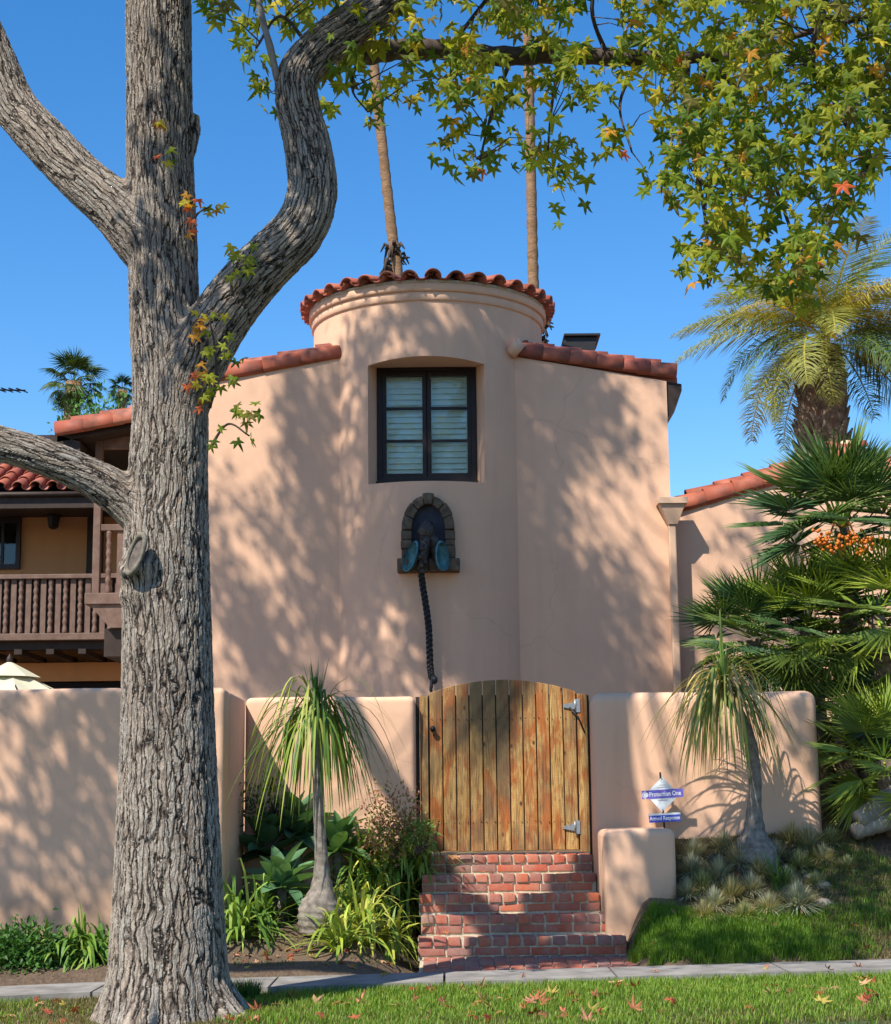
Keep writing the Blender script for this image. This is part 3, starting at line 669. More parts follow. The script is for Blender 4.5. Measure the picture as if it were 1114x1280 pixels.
# left main rake: low end at left
def rk(a, b, **k): rake(a, b, **k)
a_ = at(285, 470, FY + 0.02); b_ = at(425, 443, FY + 0.02); dd = (b_ - a_)
rk(a_ - dd * 0.7, b_, n=int(dd.length * 1.7 / 0.34))
a_ = at(845, 470, FY + 0.02); b_ = at(644, 441, FY + 0.02); rk(a_, b_, n=6)
MB().tube([at(640, 432, FY - 0.06), at(650, 440, FY - 0.06)], [0.10, 0.09], 10).obj('mortar_plug', M['stucco'], house)
# soffit bracket / gutter end at the right eave
e = at(845, 480, FY)
MB().prism([(xr + 0.005, zr - 0.38), (xr + 0.075, zr - 0.33), (xr + 0.16, zr - 0.10), (xr + 0.16, zr - 0.03), (xr + 0.005, zr)], FY + 0.02, HY2).obj('gutter', M['wood_dark'], house)
# dark vent box on the roof
q0 = at(700, 441, 18.0); q1 = at(746, 441, 18.0); t0 = at(706, 421, 18.0); t1 = at(747, 421, 18.0)
v = MB(); v.add([(q0.x, 18, q0.z - .1), (q1.x - .04, 18, q1.z - .1), (t1.x, 18, t1.z), (t0.x, 18, t0.z), (q0.x, 18.5, q0.z - .1), (q1.x - .04, 18.5, q1.z - .1), (t1.x, 18.5, t1.z), (t0.x, 18.5, t0.z)],
                [(0, 1, 2, 3), (5, 4, 7, 6), (1, 5, 6, 2), (4, 0, 3, 7), (3, 2, 6, 7), (0, 4, 5, 1)])
v.box(t0.x - .01, t1.x + .03, 17.96, 18.54, t0.z, t0.z + 0.03); v.obj('roof_vent', M['pipegrey'], house, bevel=0.006)

# --- downpipe with conductor head
dp = at(840, 640, FY - 0.1)
hb = MB(); x0, x1 = at(822, 626, 16.85).x, at(859, 626, 16.85).x; zt = at(840, 622, 16.85).z; zm = at(840, 630, 16.85).z; zb = at(840, 655, 16.85).z
hb.box(x0, x1, 16.80, 16.995, zm, zt)
c0, c1 = x0 + 0.02, x1 - 0.02; d0, d1 = x0 + 0.11, x1 - 0.10
hb.add([(c0, 16.82, zm - .001), (c1, 16.82, zm - .001), (c1, 16.99, zm - .001), (c0, 16.99, zm - .001), (d0, 16.87, zb), (d1, 16.87, zb), (d1, 16.985, zb), (d0, 16.985, zb)], [(0, 1, 2, 3), (7, 6, 5, 4), (0, 4, 5, 1), (1, 5, 6, 2), (2, 6, 7, 3), (3, 7, 4, 0)])
hd = hb.obj('conductor_head', M['downpipe'], house, bevel=0.004)
MB().box(d0 + 0.0, d0 + 0.075, 16.885, 16.975, 1.6, zb - 0.001).obj('downpipe', M['downpipe'], house, bevel=0.012)

# --- right wing
WYR = 17.12
wa = at(850, 640, WYR); wb = at(980, 601, WYR); wp = at(1062, 577, WYR); s2 = (wb.z - wa.z) / (wb.x - wa.x)
wp = Vector((wp.x, WYR, wa.z + s2 * (wp.x - wa.x))); wend = wp.x + 2.6
zend = wp.z - s2 * 2.6
MB().prism([(xr + 0.002, 0.5), (wend, 0.5), (wend, zend), (wp.x, wp.z), (xr + 0.002, wa.z + s2 * (xr - wa.x))], WYR, 22.0).obj('wing_wall', M['stucco'], house)
lo = Vector((wa.x - 0.02, WYR + 0.02, wa.z + 0.03))
rake(lo, Vector((wp.x, WYR + 0.02, wp.z + 0.03)), n=6)
rake(Vector((wend, WYR + 0.02, zend + 0.03)), Vector((wp.x, WYR + 0.02, wp.z + 0.03)), n=8)
for (xa, za, xb, zb_) in ((xr + 0.002, wa.z + s2 * (xr - wa.x), wp.x, wp.z), (wp.x, wp.z, wend, zend)):
    MB().add([(xa, WYR + .05, za + .002), (xb, WYR + .05, zb_ + .002), (xb, 22, zb_ + .002), (xa, 22, za + .002), (xa, WYR + .05, za + .07), (xb, WYR + .05, zb_ + .07), (xb, 22, zb_ + .07), (xa, 22, za + .07)],
             [(0, 3, 2, 1), (4, 5, 6, 7), (0, 1, 5, 4), (1, 2, 6, 5), (2, 3, 7, 6), (3, 0, 4, 7)]).obj('roof', M['tile'], house)
q = at(1062, 556, WYR + 0.15)
MB().lathe((q.x, q.y + 0.1, q.z - 0.22), [(0.10, 0), (0.11, 0.12), (0.10, 0.22), (0.06, 0.28), (0.01, 0.29)], 16).obj('roof_finial', M['stucco'], house)

# --- timber balcony bay left of the main wall (under the roof overhang)
BY = 17.9
bx0 = at(107, 750, BY).x; bx1 = xl
zr_top = at(122, 545, BY).z; zfl = at(122, 742, BY).z; zrail = at(140, 655, BY).z
px0, px1 = at(118, 600, BY).x, at(127, 600, BY).x
MB().box(px0, px1, BY, BY + 0.1, zfl, zr_top).obj('porch_post', M['wood_brown'], house, bevel=0.006)
MB().box(px0 - .01, bx1, BY - 0.012, BY + 0.11, zr_top + .001, zr_top + 0.13).obj('beam', M['wood_brown'], house, bevel=0.006)
MB().box(px1 + .002, bx1, BY + .01, BY + 0.09, zr_top - 0.14, zr_top - .001).obj('beam', M['wood_brown'], house, bevel=0.006)
bay = link('balcony', MB().box(bx0, bx1, BY - 0.06, BY + 1.6, zfl - 0.12, zfl).mesh(M['wood_brown'], 'balcony', 0.006), house)
bay['label'] = 'upper timber balcony with turned balusters beside the trunk'
zb2 = at(130, 785, BY).z
MB().prism([(bx0 + 0.05, zfl - 0.122), (bx0 + 0.27, zb2), (bx1, zb2), (bx1, zfl - 0.122)], BY - 0.03, BY + 1.5).obj('fascia', M['wood_brown'], bay)
MB().box(bx0 + .2, bx1, BY + 0.05, BY + 1.5, zb2 - 0.3, zb2 - 0.001).obj('joist', M['wood_dark'], bay)
MB().box(px1 + .002, bx1, BY + .01, BY + 0.08, zrail - 0.07, zrail).obj('handrail', M['wood_brown'], bay, bevel=0.006)
def spindle(h, r=0.03, mat='wood_brown'):
    pr = []; n = 26
    for i in range(n + 1):
        t = i / n; rr = r * (0.62 + 0.38 * abs(math.sin(t * PI * 7))) if 0.06 < t < 0.94 else r
        pr.append((rr, t * h))
    return MB().lathe((0, 0, 0), pr, 8).mesh(M[mat], 'spindle_mesh')
sp1 = spindle(zrail - 0.07 - zfl, 0.034); fl1 = MB().box(-0.035, 0.035, -.012, .012, 0, zrail - 0.07 - zfl).mesh(M['wood_brown'], 'slat_mesh')
for i in range(8):
    xx = px1 + 0.09 + i * 0.125
    link('baluster', fl1 if i % 2 else sp1, bay, Matrix.Translation((xx, BY + 0.045, zfl)))
# dark recess behind the bay and overhanging roof
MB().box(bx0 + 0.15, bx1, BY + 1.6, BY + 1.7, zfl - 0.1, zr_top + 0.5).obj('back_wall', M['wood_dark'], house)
ra = at(70, 549, BY - 0.35); rb_ = at(165, 531, BY - 0.35); slb = (rb_.z - ra.z) / (rb_.x - ra.x)
xe = xl + 0.3; ze = ra.z + slb * (xe - ra.x)
MB().add([(ra.x, BY - .3, ra.z - .02), (xe, BY - .3, ze - .02), (xe, 23, ze - .02), (ra.x, 23, ra.z - .02), (ra.x, BY - .3, ra.z + .05), (xe, BY - .3, ze + .05), (xe, 23, ze + .05), (ra.x, 23, ra.z + .05)],
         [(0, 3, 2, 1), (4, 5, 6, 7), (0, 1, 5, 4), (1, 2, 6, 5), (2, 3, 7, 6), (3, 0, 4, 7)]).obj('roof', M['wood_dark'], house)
rake(Vector((ra.x, BY - 0.35, ra.z + 0.06)), Vector((xe, BY - 0.35, ze + 0.06)), n=5)
g = at(58, 545, BY - .3)
MB().prism([(ra.x - 0.10, ra.z + 0.05), (ra.x + 0.02, ra.z - 0.12), (ra.x + 0.25, ra.z - 0.22), (ra.x + 0.25, ra.z - 0.02), (ra.x, ra.z + 0.06)], BY - 0.3, 22.0).obj('gutter', M['wood_dark'], house)

# --- left wing further back with the long balcony
LY = 22.0
ex0, ex1 = at(-120, 620, LY).x, at(172, 620, LY).x
zeave = at(40, 617, LY).z
MB().box(ex0, ex1 + 0.6, LY + 1.5, LY + 1.7, 0.6, zeave + 0.3).obj('left_wing_wall', M['stucco_orange'], house)
MB().box(ex0, ex1, LY - 0.02, LY + 0.1, zeave - 0.20, zeave - 0.035).box(ex0, ex1, LY + 0.1, LY + 1.5, zeave - 0.06, zeave - 0.04).obj('eave_board', M['wood_dark'], house)
MB().tube([(ex0, LY - 0.06, zeave - 0.02), (ex1, LY - 0.06, zeave - 0.02)], 0.035, 8).obj('gutter', M['wood_dark'], house)
pit = math.radians(24)
MB().add([(ex0, LY, zeave), (ex1, LY, zeave), (ex1, LY + 4 * math.cos(pit), zeave + 4 * math.sin(pit)), (ex0, LY + 4 * math.cos(pit), zeave + 4 * math.sin(pit))], [(0, 1, 2, 3)]).obj('roof', M['wood_dark'], house)
capL = barrel(0.42, 0.085, 0.07); panL = barrel(0.42, 0.075, 0.085, up=False)
ax = Vector((0, math.cos(pit), math.sin(pit)))
nc = int((ex1 - ex0) / 0.235)
for r in range(5):
    for c in range(nc):
        xx = ex0 + 0.235 * (c + 0.5)
        if xx < at(-40, 600, LY).x or xx > at(105, 600, LY).x + 0.2: continue
        base = Vector((xx, LY - 0.07, zeave + 0.02)) + ax * (0.33 * r) + Vector((0, -math.sin(pit), math.cos(pit))) * 0.03
        tile(capL, base + Vector((rnd.uniform(-.008, .008), rnd.uniform(-.02, .02), 0.03 + rnd.uniform(-.006, .006))), ax - Vector((0, 0, 0.05)), rnd.uniform(-.06, .06))
        tile(panL, base + Vector((0.117, 0.03, 0.055)), ax - Vector((0, 0, 0.05)), rnd.uniform(-.04, .04))
# balcony
zr1 = at(60, 718, LY).z; zr0 = at(60, 792, LY).z
bx = link('balcony', MB().box(ex0, ex1 + .3, LY - 0.05, LY + 1.5, zr0 - 0.09, zr0).mesh(M['wood_brown'], 'balcony', 0.006), house)
bx['label'] = 'long brown timber balcony of the rear left wing'
MB().box(ex0, ex1, LY - 0.03, LY + 0.08, zr1 - 0.06, zr1).obj('handrail', M['wood_brown'], bx, bevel=0.008)
MB().box(ex0, ex1, LY + 0.06, LY + 0.075, zr0, zr1 - 0.06).obj('dark_backing', M['wood_dark'], bx)
MB().box(ex0, ex1, LY + 0.1, LY + 0.3, zr0 - 0.20, zr0 - 0.092).obj('joist', M['wood_dark'], bx)
spL = spindle(zr1 - .06 - zr0, 0.038); flL = MB().box(-0.035, 0.035, -.012, .012, 0, zr1 - .06 - zr0).mesh(M['wood_brown'], 'slat_mesh')
xx = at(-30, 750, LY).x; i = 0
while xx < ex1:
    link('baluster', flL if i % 2 else spL, bx, Matrix.Translation((xx, LY + 0.03, zr0))); xx += 0.098; i += 1
xx = at(-20, 750, LY).x
while xx < ex1 - 0.2:
    MB().box(xx, xx + 0.1, LY - 0.0, LY + 1.4, zr0 - 0.27, zr0 - 0.202).obj('joist', M['wood_dark'], bx); xx += 0.42
# wall below, with dark opening
MB().box(ex0, ex1 + 0.6, LY + 1.2, LY + 1.45, at(60, 845, LY).z + .02, zr0 - 0.28).obj('lower_wall', M['stucco_orange'], house)
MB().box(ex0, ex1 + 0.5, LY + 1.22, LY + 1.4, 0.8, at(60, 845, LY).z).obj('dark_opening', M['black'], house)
# window in left wing, door strip, lantern
q0 = at(-20, 712, LY + 1.48); q1 = at(27, 648, LY + 1.48)
wl = link('window', MB().box(q0.x, q1.x, LY + 1.44, LY + 1.499, q0.z, q0.z + 0.07).box(q0.x, q1.x, LY + 1.44, LY + 1.499, q1.z - 0.07, q1.z).box(q1.x - 0.06, q1.x, LY + 1.44, LY + 1.499, q0.z + .071, q1.z - .071).box((q0.x + q1.x) / 2 - 0.02, (q0.x + q1.x) / 2 + 0.02, LY + 1.45, LY + 1.499, q0.z + .071, q1.z - .071).mesh(M['frame'], 'window'), house)
wl['label'] = 'dark window above the long balcony'
MB().box(q0.x, q1.x, LY + 1.485, LY + 1.494, q0.z, q1.z).obj('dark_backing', M['black'], wl); MB().box(q0.x, q1.x - .06, LY + 1.472, LY + 1.476, q0.z + .07, q1.z - .07).obj('pane', M['glass'], wl)
q0 = at(108, 720, LY + 1.48); q1 = at(121, 645, LY + 1.48)
MB().box(q0.x, q1.x + 0.1, LY + 1.45, LY + 1.499, q0.z - .3, q1.z).obj('door', M['wood_dark'], house)
lt = at(67, 651, LY + 1.35)
lan = thing('wall_lantern', (lt.x, lt.y, lt.z - .1), 'small black lantern on the ochre wall above the balcony', 'lantern')
MB().lathe((lt.x, lt.y, lt.z - 0.12), [(0.03, 0), (0.07, 0.03), (0.09, 0.17), (0.095, 0.18)], 8, False).obj('lantern_body', M['iron'], lan)
MB().lathe((lt.x, lt.y, lt.z + 0.061), [(0.11, 0), (0.05, 0.06), (0.015, 0.08), (0.01, 0.11)], 8, False).obj('lantern_cap', M['iron'], lan)
MB().tube([(lt.x, lt.y, lt.z + 0.1), (lt.x, lt.y + 0.07, lt.z + 0.16), (lt.x, LY + 1.499, lt.z + 0.05)], 0.012, 6).obj('bracket', M['iron'], lan)

# ================================================================== PATIO UMBRELLA
uc = at(12, 828, 17.5); um = thing('patio_umbrella', (uc.x, uc.y, 0.7), 'cream market umbrella showing above the left garden wall', 'umbrella')
R_ = 1.25; zt = uc.z; v = MB(); n = 8
rim = [(uc.x + R_ * math.cos(2 * PI * (k + .5) / n), uc.y + R_ * math.sin(2 * PI * (k + .5) / n), zt - 0.55) for k in range(n)]
for k in range(n):
    a, b_ = Vector(rim[k]), Vector(rim[(k + 1) % n]); c = Vector((uc.x, uc.y, zt - 0.03)); rows = []
    for i in range(5):
        t = i / 4; row = []
        for j in range(4):
            s = j / 3; pnt = c.lerp(a.lerp(b_, s), t); pnt.z -= 0.04 * t * math.sin(s * PI) + 0.05 * math.sin(t * PI) ; row.append(pnt)
        rows.append(row)
    v.add([p for r in rows for p in r], [(i * 4 + j, i * 4 + j + 1, (i + 1) * 4 + j + 1, (i + 1) * 4 + j) for i in range(4) for j in range(3)])
v.obj('canopy', M['canvas'], um)
b = MB(); b.lathe((uc.x, uc.y, zt - 0.16), [(0.33, 0), (0.2, 0.07), (0.03, 0.16)], 8, False); b.obj('vent_cap', M['canvas'], um)
MB().lathe((uc.x, uc.y, zt - 0.01), [(0.02, 0), (0.035, 0.03), (0.03, 0.06), (0.012, 0.085), (0.008, 0.1)], 10).obj('finial', M['wood_dark'], um)
MB().tube([(uc.x, uc.y, 0.7), (uc.x, uc.y, zt - .05)], 0.025, 10).obj('pole', M['wood_dark'], um)
for k in range(n): MB().tube([(uc.x, uc.y, zt - .10), tuple(Vector(rim[k]) - Vector((0, 0, .02)))], 0.01, 5).obj('rib', M['wood_dark'], um)

# ================================================================== TV AERIAL
an = thing('roof_aerial', at(10, 488, 24), 'thin dark aerial boom with short rods poking in from the left', 'antenna')
pa, pb = at(-60, 486, 24), at(32, 488, 24)
MB().tube([pa, pb], 0.012, 6).obj('boom', M['iron'], an)
for i in range(10):
    c = pa.lerp(pb, (i + .5) / 10); MB().tube([c + Vector((-.02, -0.25, -.03)), c + Vector((.02, 0.25, .03))], 0.010, 5).obj('rod', M['iron'], an)
MB().tube([pa, (pa.x, pa.y, 3.5)], 0.02, 6).obj('mast', M['iron'], an)

# ================================================================== NICHE AND ELEPHANT-LIKE FIGURE
FYF = TC.y - TR          # frontmost tower surface
cc = at(536, 690, FYF)
niche = thing('wall_niche', (cc.x, FYF, cc.z - 0.3), 'arched niche of rough brown stones set on the tower wall under the window', 'niche')
zb = at(536, 716, FYF).z; zs = at(536, 664, FYF).z; ztp = at(536, 620, FYF).z; hw = 0.285; iw = 0.16
def wy(x): return TC.y - math.sqrt(TR * TR - (x - TC.x) ** 2)
def stone(poly, d0=0.10):
    x = sum(p[0] for p in poly) / len(poly)
    dd = d0 + rnd.uniform(-.012, .012)
    return MB().prism(poly, FYF - dd, FYF + 0.05).obj('stone', M['stone'], niche, bevel=0.012)
q0, q1 = at(497, 0, FYF).x, at(575, 0, FYF).x
q0 = at(497, 710, FYF).x; q1 = at(575, 710, FYF).x
z_s1 = at(536, 700, FYF).z
mx = cc.x + 0.0
stone([(q0, zb), (q0 + 0.11, zb - 0.0), (q0 + 0.11, z_s1), (q0, z_s1)], 0.14)
stone([(q0 + 0.114, zb), (mx - 0.004, zb), (mx - 0.004, z_s1), (q0 + 0.114, z_s1)], 0.12)
stone([(mx, zb), (q1 - 0.14, zb), (q1 - 0.14, z_s1), (mx, z_s1)], 0.12)
stone([(q1 - 0.136, zb), (q1, zb), (q1, z_s1), (q1 - 0.136, z_s1)], 0.14)
hw = 0.27; iw = 0.165
for s in (-1, 1):
    zz = z_s1 + 0.003
    cuts = [zz, zz + 0.10 + 0.03 * (s > 0), zz + 0.19, zs]
    for a, b_ in zip(cuts[:-1], cuts[1:]):
        if b_ - a < 0.02: continue
        xa, xb = mx + s * iw, mx + s * (hw + rnd.uniform(-.008, .01)); xa, xb = min(xa, xb), max(xa, xb)
        stone([(xa, a), (xb, a), (xb, b_ - 0.004), (xa, b_ - 0.004)])
nv = 7
rz = ztp - zs
for i in range(nv):
    t0 = PI * i / nv + 0.012; t1 = PI * (i + 1) / nv - 0.012; ro = 1 + rnd.uniform(-.03, .03) + (0.05 if i == 3 else 0)
    stone([(mx + iw * math.cos(t0), zs + (rz - .1) * math.sin(t0)), (mx + hw * ro * math.cos(t0), zs + rz * ro * math.sin(t0)), (mx + hw * ro * math.cos((t0 + t1) / 2), zs + rz * ro * math.sin((t0 + t1) / 2)),
           (mx + hw * ro * math.cos(t1), zs + rz * ro * math.sin(t1)), (mx + iw * math.cos(t1), zs + (rz - .1) * math.sin(t1)), (mx + iw * math.cos((t0 + t1) / 2), zs + (rz - .1) * math.sin((t0 + t1) / 2))])
poly = [(mx - iw - .01, z_s1), (mx + iw + .01, z_s1), (mx + iw + .01, zs)] + [(mx + (iw + .01) * math.cos(PI * k / 12), zs + (rz - .09) * math.sin(PI * k / 12)) for k in range(1, 12)] + [(mx - iw - .01, zs)]
MB().prism(poly, FYF - 0.02, FYF + 0.045).obj('back_panel', M['niche'], niche)
fig = thing('bronze_figure', (mx, FYF - 0.1, z_s1), 'dark bronze figure with two teal shell wings standing in the stone niche', 'sculpture')
def lump(c, rad, n=10, seed=0, amp=0.12):
    b = MB(); bm = bmesh.new(); bmesh.ops.create_icosphere(bm, subdivisions=3, radius=1); r_ = random.Random(seed); ph = [r_.uniform(0, 6) for _ in range(6)]
    for v_ in bm.verts:
        q = v_.co.copy(); k = 1 + amp * (math.sin(q.x * 5 + ph[0]) * math.sin(q.y * 6 + ph[1]) + math.sin(q.z * 8 + ph[2]) * 0.6 * math.sin(q.x * 9 + ph[3]))
        v_.co = Vector((q.x * rad[0] * k + c[0], q.y * rad[1] * k + c[1], q.z * rad[2] * k + c[2]))
    vs = [v_.co[:] for v_ in bm.verts]; fs = [[v_.index for v_ in f.verts] for f in bm.faces]; bm.free(); b.add(vs, fs, True); return b
h = at(533, 664, FYF - .12)
bd = lump(h, (0.085, 0.085, 0.11), seed=3, amp=0.16)
bd.tube([h + Vector((0, 0, -.05)), at(531, 680, FYF - .15), at(529, 700, FYF - .16), at(526, 716, FYF - .13)], [0.06, 0.055, 0.05, 0.03], 10)
bd.tube([h + Vector((0.03, 0, -.02)), at(543, 678, FYF - .1), at(545, 700, FYF - .1)], [0.05, 0.06, 0.04], 10)
for i in range(16):       # curls of hair running down the front
    t = i / 15; q = h.lerp(at(527, 716, FYF - .17), t); s = 0.017 + 0.008 * math.sin(i * 2.1)
    l_ = lump(q + Vector((0.03 * math.sin(i * 1.7), -0.055, 0.01)), (s * 1.3, s, s * 1.2), seed=i, amp=0.2); bd.add(l_.v, l_.f, True)
bd.obj('body', M['bronze'], fig)
def shell(c, w, hgt, tilt, turn):
    """scooped bowl-like shell, open to the front"""
    b = MB(); n, m_ = 18, 5; R = Matrix.Rotation(tilt, 3, 'Y') @ Matrix.Rotation(turn, 3, 'Z'); vs = []; 
    for side in (0, 1):
        for i in range(m_ + 1):
            t = i / m_; 
            for k in range(n):
                a = 2 * PI * k / n; rr = math.sin(t * PI / 2) * (1 - 0.12 * side); q = Vector((w * rr * math.cos(a), -0.07 * (1 - math.cos(t * PI / 2)) + (-0.0) + 0.012 * -side, hgt * rr * math.sin(a) * (1 + 0.15 * math.sin(a))))
                vs.append(Vector(c) + R @ q)
    fs = []; off = (m_ + 1) * n
    for i in range(m_):
        for k in range(n):
            a, b2, c2, d2 = i * n + k, i * n + (k + 1) % n, (i + 1) * n + (k + 1) % n, (i + 1) * n + k
            fs += [(a, d2, c2, b2), (off + a, off + b2, off + c2, off + d2)]
    for k in range(n): fs.append((m_ * n + k, m_ * n + (k + 1) % n + off * 0, off + m_ * n + (k + 1) % n, off + m_ * n + k))
    b.add(vs, fs, True); return b
shell(at(518, 701, FYF - .14), 0.075, 0.165, 0.35, -0.7).obj('shell_wing', M['teal'], fig)
shell(at(549, 699, FYF - .14), 0.078, 0.155, -0.1, 0.5).obj('shell_wing', M['teal'], fig)
# braided rain chain
pts = [at(x_, y_, FYF - .13 + 0.05 * ((y_ - 716) / 150)) for x_, y_ in ((526, 712), (529, 735), (533, 760), (536, 785), (537, 810), (538, 835), (540, 848))]
ch = thing('braided_chain', pts[-1], 'dark braided chain hanging from the bronze figure down to the gate', 'chain')
SPn = spline([tuple(p) for p in pts], 14); b = MB()
for s in range(3):
    pp = []
    for i, q in enumerate(SPn):
        a = i * 0.62 + s * 2 * PI / 3; pp.append(Vector(q) + Vector((0.020 * math.cos(a), 0.016 * math.sin(2 * a), 0)))
    b.tube(pp, 0.0165, 6)
b.obj('braid', M['chain'], ch)
e_ = at(541, 850, FYF - .1)
lump(e_ + Vector((0.015, 0, 0.0)), (0.035, 0.03, 0.04), seed=5).obj('end_weight', M['chain'], ch)
MB().tube([e_ + Vector((0, 0, .03)), e_ + Vector((-.02, 0, -.1)), e_ + Vector((0.0, 0, -.16))], [0.02, 0.016, 0.01], 8).obj('tail', M['chain'], ch)

# ================================================================== SECURITY SIGN
SY = 13.85
c = at(828, 993, SY); sg = thing('security_sign', (c.x, SY, 0.8), 'white diamond yard sign with purple bar reading Protection One', 'sign')
MB().tube([(c.x + .02, SY + .012, 0.7), (c.x - .01, SY + .012, c.z + 0.178)], 0.008, 8).obj('stake', M['iron'], sg)
hs_ = 0.145
tl = 0.03
def dia(cx, cz, a, b_, y0, y1, rot):
    pts_ = [(-a, 0), (0, -b_), (a, 0), (0, b_)]; R = rot
    return MB().prism([(cx + p[0] * math.cos(R) - p[1] * math.sin(R), cz + p[0] * math.sin(R) + p[1] * math.cos(R)) for p in pts_], y0, y1)
dia(c.x, c.z, 0.138, 0.142, SY - 0.003, SY + 0.002, -0.04).obj('plate', M['signwhite'], sg)
def bar(cx, cz, w, h_, y0, y1, rot):
    pts_ = [(-w, -h_), (w, -h_), (w, h_), (-w, h_)]
    return MB().prism([(cx + p[0] * math.cos(rot) - p[1] * math.sin(rot), cz + p[0] * math.sin(rot) + p[1] * math.cos(rot)) for p in pts_], y0, y1)
rt = 0.05
bar(c.x + .002, c.z + 0.004, 0.168, 0.034, SY - 0.006, SY - 0.0035, rt).obj('name_bar', M['signpurple'], sg, bevel=0.0)
def text(s, loc, size, mat, parent, rot, name='lettering', bold=0.0, sx=1.0):
    cu = bpy.data.curves.new('t', 'FONT'); cu.body = s; cu.size = size; cu.align_x = 'CENTER'; cu.align_y = 'CENTER'; cu.offset = bold; cu.extrude = 0.0006; cu.resolution_u = 3
    o = bpy.data.objects.new('t', cu); COL.objects.link(o); dg = bpy.context.evaluated_depsgraph_get()
    me = bpy.data.meshes.new_from_object(o.evaluated_get(dg)); bpy.data.objects.remove(o); me.materials.clear(); me.materials.append(M[mat])
    return link(name, me, parent, Matrix.Translation(loc) @ Matrix.Rotation(-rot, 4, 'Y') @ Matrix.Rotation(PI / 2, 4, 'X') @ Matrix.Diagonal((sx, 1, 1, 1)))
text('Protection One', (c.x + 0.022, SY - 0.0075, c.z + 0.004), 0.052, 'print', sg, rt, bold=0.0012, sx=0.78)
MB().prism([(c.x - 0.133 + 0.02 * math.cos(t), c.z - 0.004 + 0.02 * math.sin(t)) for t in np.linspace(0, 2 * PI, 15)[:-1]], SY - 0.008, SY - 0.0065).obj('emblem', M['print'], sg)
b = MB()
for t in np.linspace(PI * .55, PI * 1.45, 9): b.box(c.x - 0.133 + .027 * math.cos(t) - .0035, c.x - 0.133 + .027 * math.cos(t) + .0035, SY - .0078, SY - .0066, c.z - .004 + .027 * math.sin(t) - .0045, c.z - .004 + .027 * math.sin(t) + .0045)
b.obj('emblem_arc', M['print'], sg)
for dz, w in ((0.072, 0.022), (0.054, 0.042), (-0.05, 0.04)):
    b = MB(); x_ = -w
    while x_ < w: b.box(c.x + x_, c.x + x_ + 0.008, SY - .0042, SY - .0032, c.z + dz + x_ * .05, c.z + dz + x_ * .05 + .005); x_ += 0.0105
    b.obj('fine_print', M['greyprint'], sg)
for dz in (0.125, -0.125): MB().tube([(c.x, SY - .0045, c.z + dz), (c.x, SY - .003, c.z + dz)], 0.005, 8).obj('screw', M['iron'], sg)
c2 = at(831, 1022, SY)
bar(c2.x, c2.z, 0.128, 0.036, SY - 0.004, SY + 0.001, 0.04).obj('lower_plate', M['signblue'], sg)
bar(c2.x, c2.z + 0.028, 0.127, 0.008, SY - 0.0055, SY - 0.0042, 0.04).obj('pale_band', M['signwhite'], sg)
text('Armed Response', (c2.x, SY - 0.006, c2.z - 0.005), 0.044, 'print', sg, 0.04, bold=0.0008, sx=0.80)

# landscape spotlight
q = on_ground(893, 1084)
sl_ = thing('garden_spotlight', q, 'small black spotlight on the bank below the wall', 'lamp')
MB().tube([q + Vector((0, 0, -.03)), q + Vector((0, 0, .05))], 0.01, 8).obj('spike', M['iron'], sl_)
MB().tube([q + Vector((-.03, 0.05, .03)), q + Vector((-.01, -.03, .055)), q + Vector((0.0, -.04, .057))], [0.028, 0.04, 0.043], 14).obj('lamp_head', M['iron'], sl_)

# ================================================================== VEGETATION HELPERS
def rot_from(xa, za):
    """rotation arrays with local x along xa and local z near za"""
    xa = xa / np.linalg.norm(xa, axis=1, keepdims=True)
    y = np.cross(za, xa); y /= np.linalg.norm(y, axis=1, keepdims=True) + 1e-9
    z = np.cross(xa, y); return np.stack([xa, y, z], axis=2)
def scatter(name, tv, tf, R, L, Sc, tint, mat, parent=None, kind=None, smooth=False, tt=None):
    tv = np.asarray(tv, float); tf = np.asarray(tf, int); k = len(L); n = len(tv)
    Sc = np.asarray(Sc, float); Sc = Sc[:, None] if Sc.ndim == 1 else Sc
    V = np.einsum('kij,kvj->kvi', R, tv[None] * Sc[:, None, :]) + L[:, None, :]
    F_ = (tf[None] + (np.arange(k) * n)[:, None, None]).reshape(-1, tf.shape[1])
    T = np.repeat(tint, n, axis=0)
    if tt is not None: T = T * np.tile(tt, (k, 1))
    me = np_mesh(name, V.reshape(-1, 3), F_, mat, T, smooth)
    o = link(name, me, parent)
    if kind: o['kind'] = kind
    return o
def star_leaf(curl=0.0, seed=0):
    """five-lobed star leaf, stem end at origin, middle lobe towards +x, unit radius about 1"""
    r_ = random.Random(seed); v = [(0.0, 0, 0)]; 
    angs = [-118, -90, -60, -31, 0, 31, 60, 90, 118]; rr = [0.80, 0.30, 0.98, 0.38, 1.18, 0.38, 0.98, 0.30, 0.80]
    for a, q in zip(angs, rr):
        t = math.radians(a + r_.uniform(-4, 4)); q *= r_.uniform(0.92, 1.06)
        z = -curl * q * q * (0.6 + 0.5 * r_.random()) + 0.10 * q * math.sin(3 * t + seed)
        v.append((0.12 + q * math.cos(t), q * math.sin(t), z))
    # lobe shoulders so that points taper
    f = []
    for i in range(1, 9): f.append((0, i, i + 1))
    return np.array(v), np.array(f)
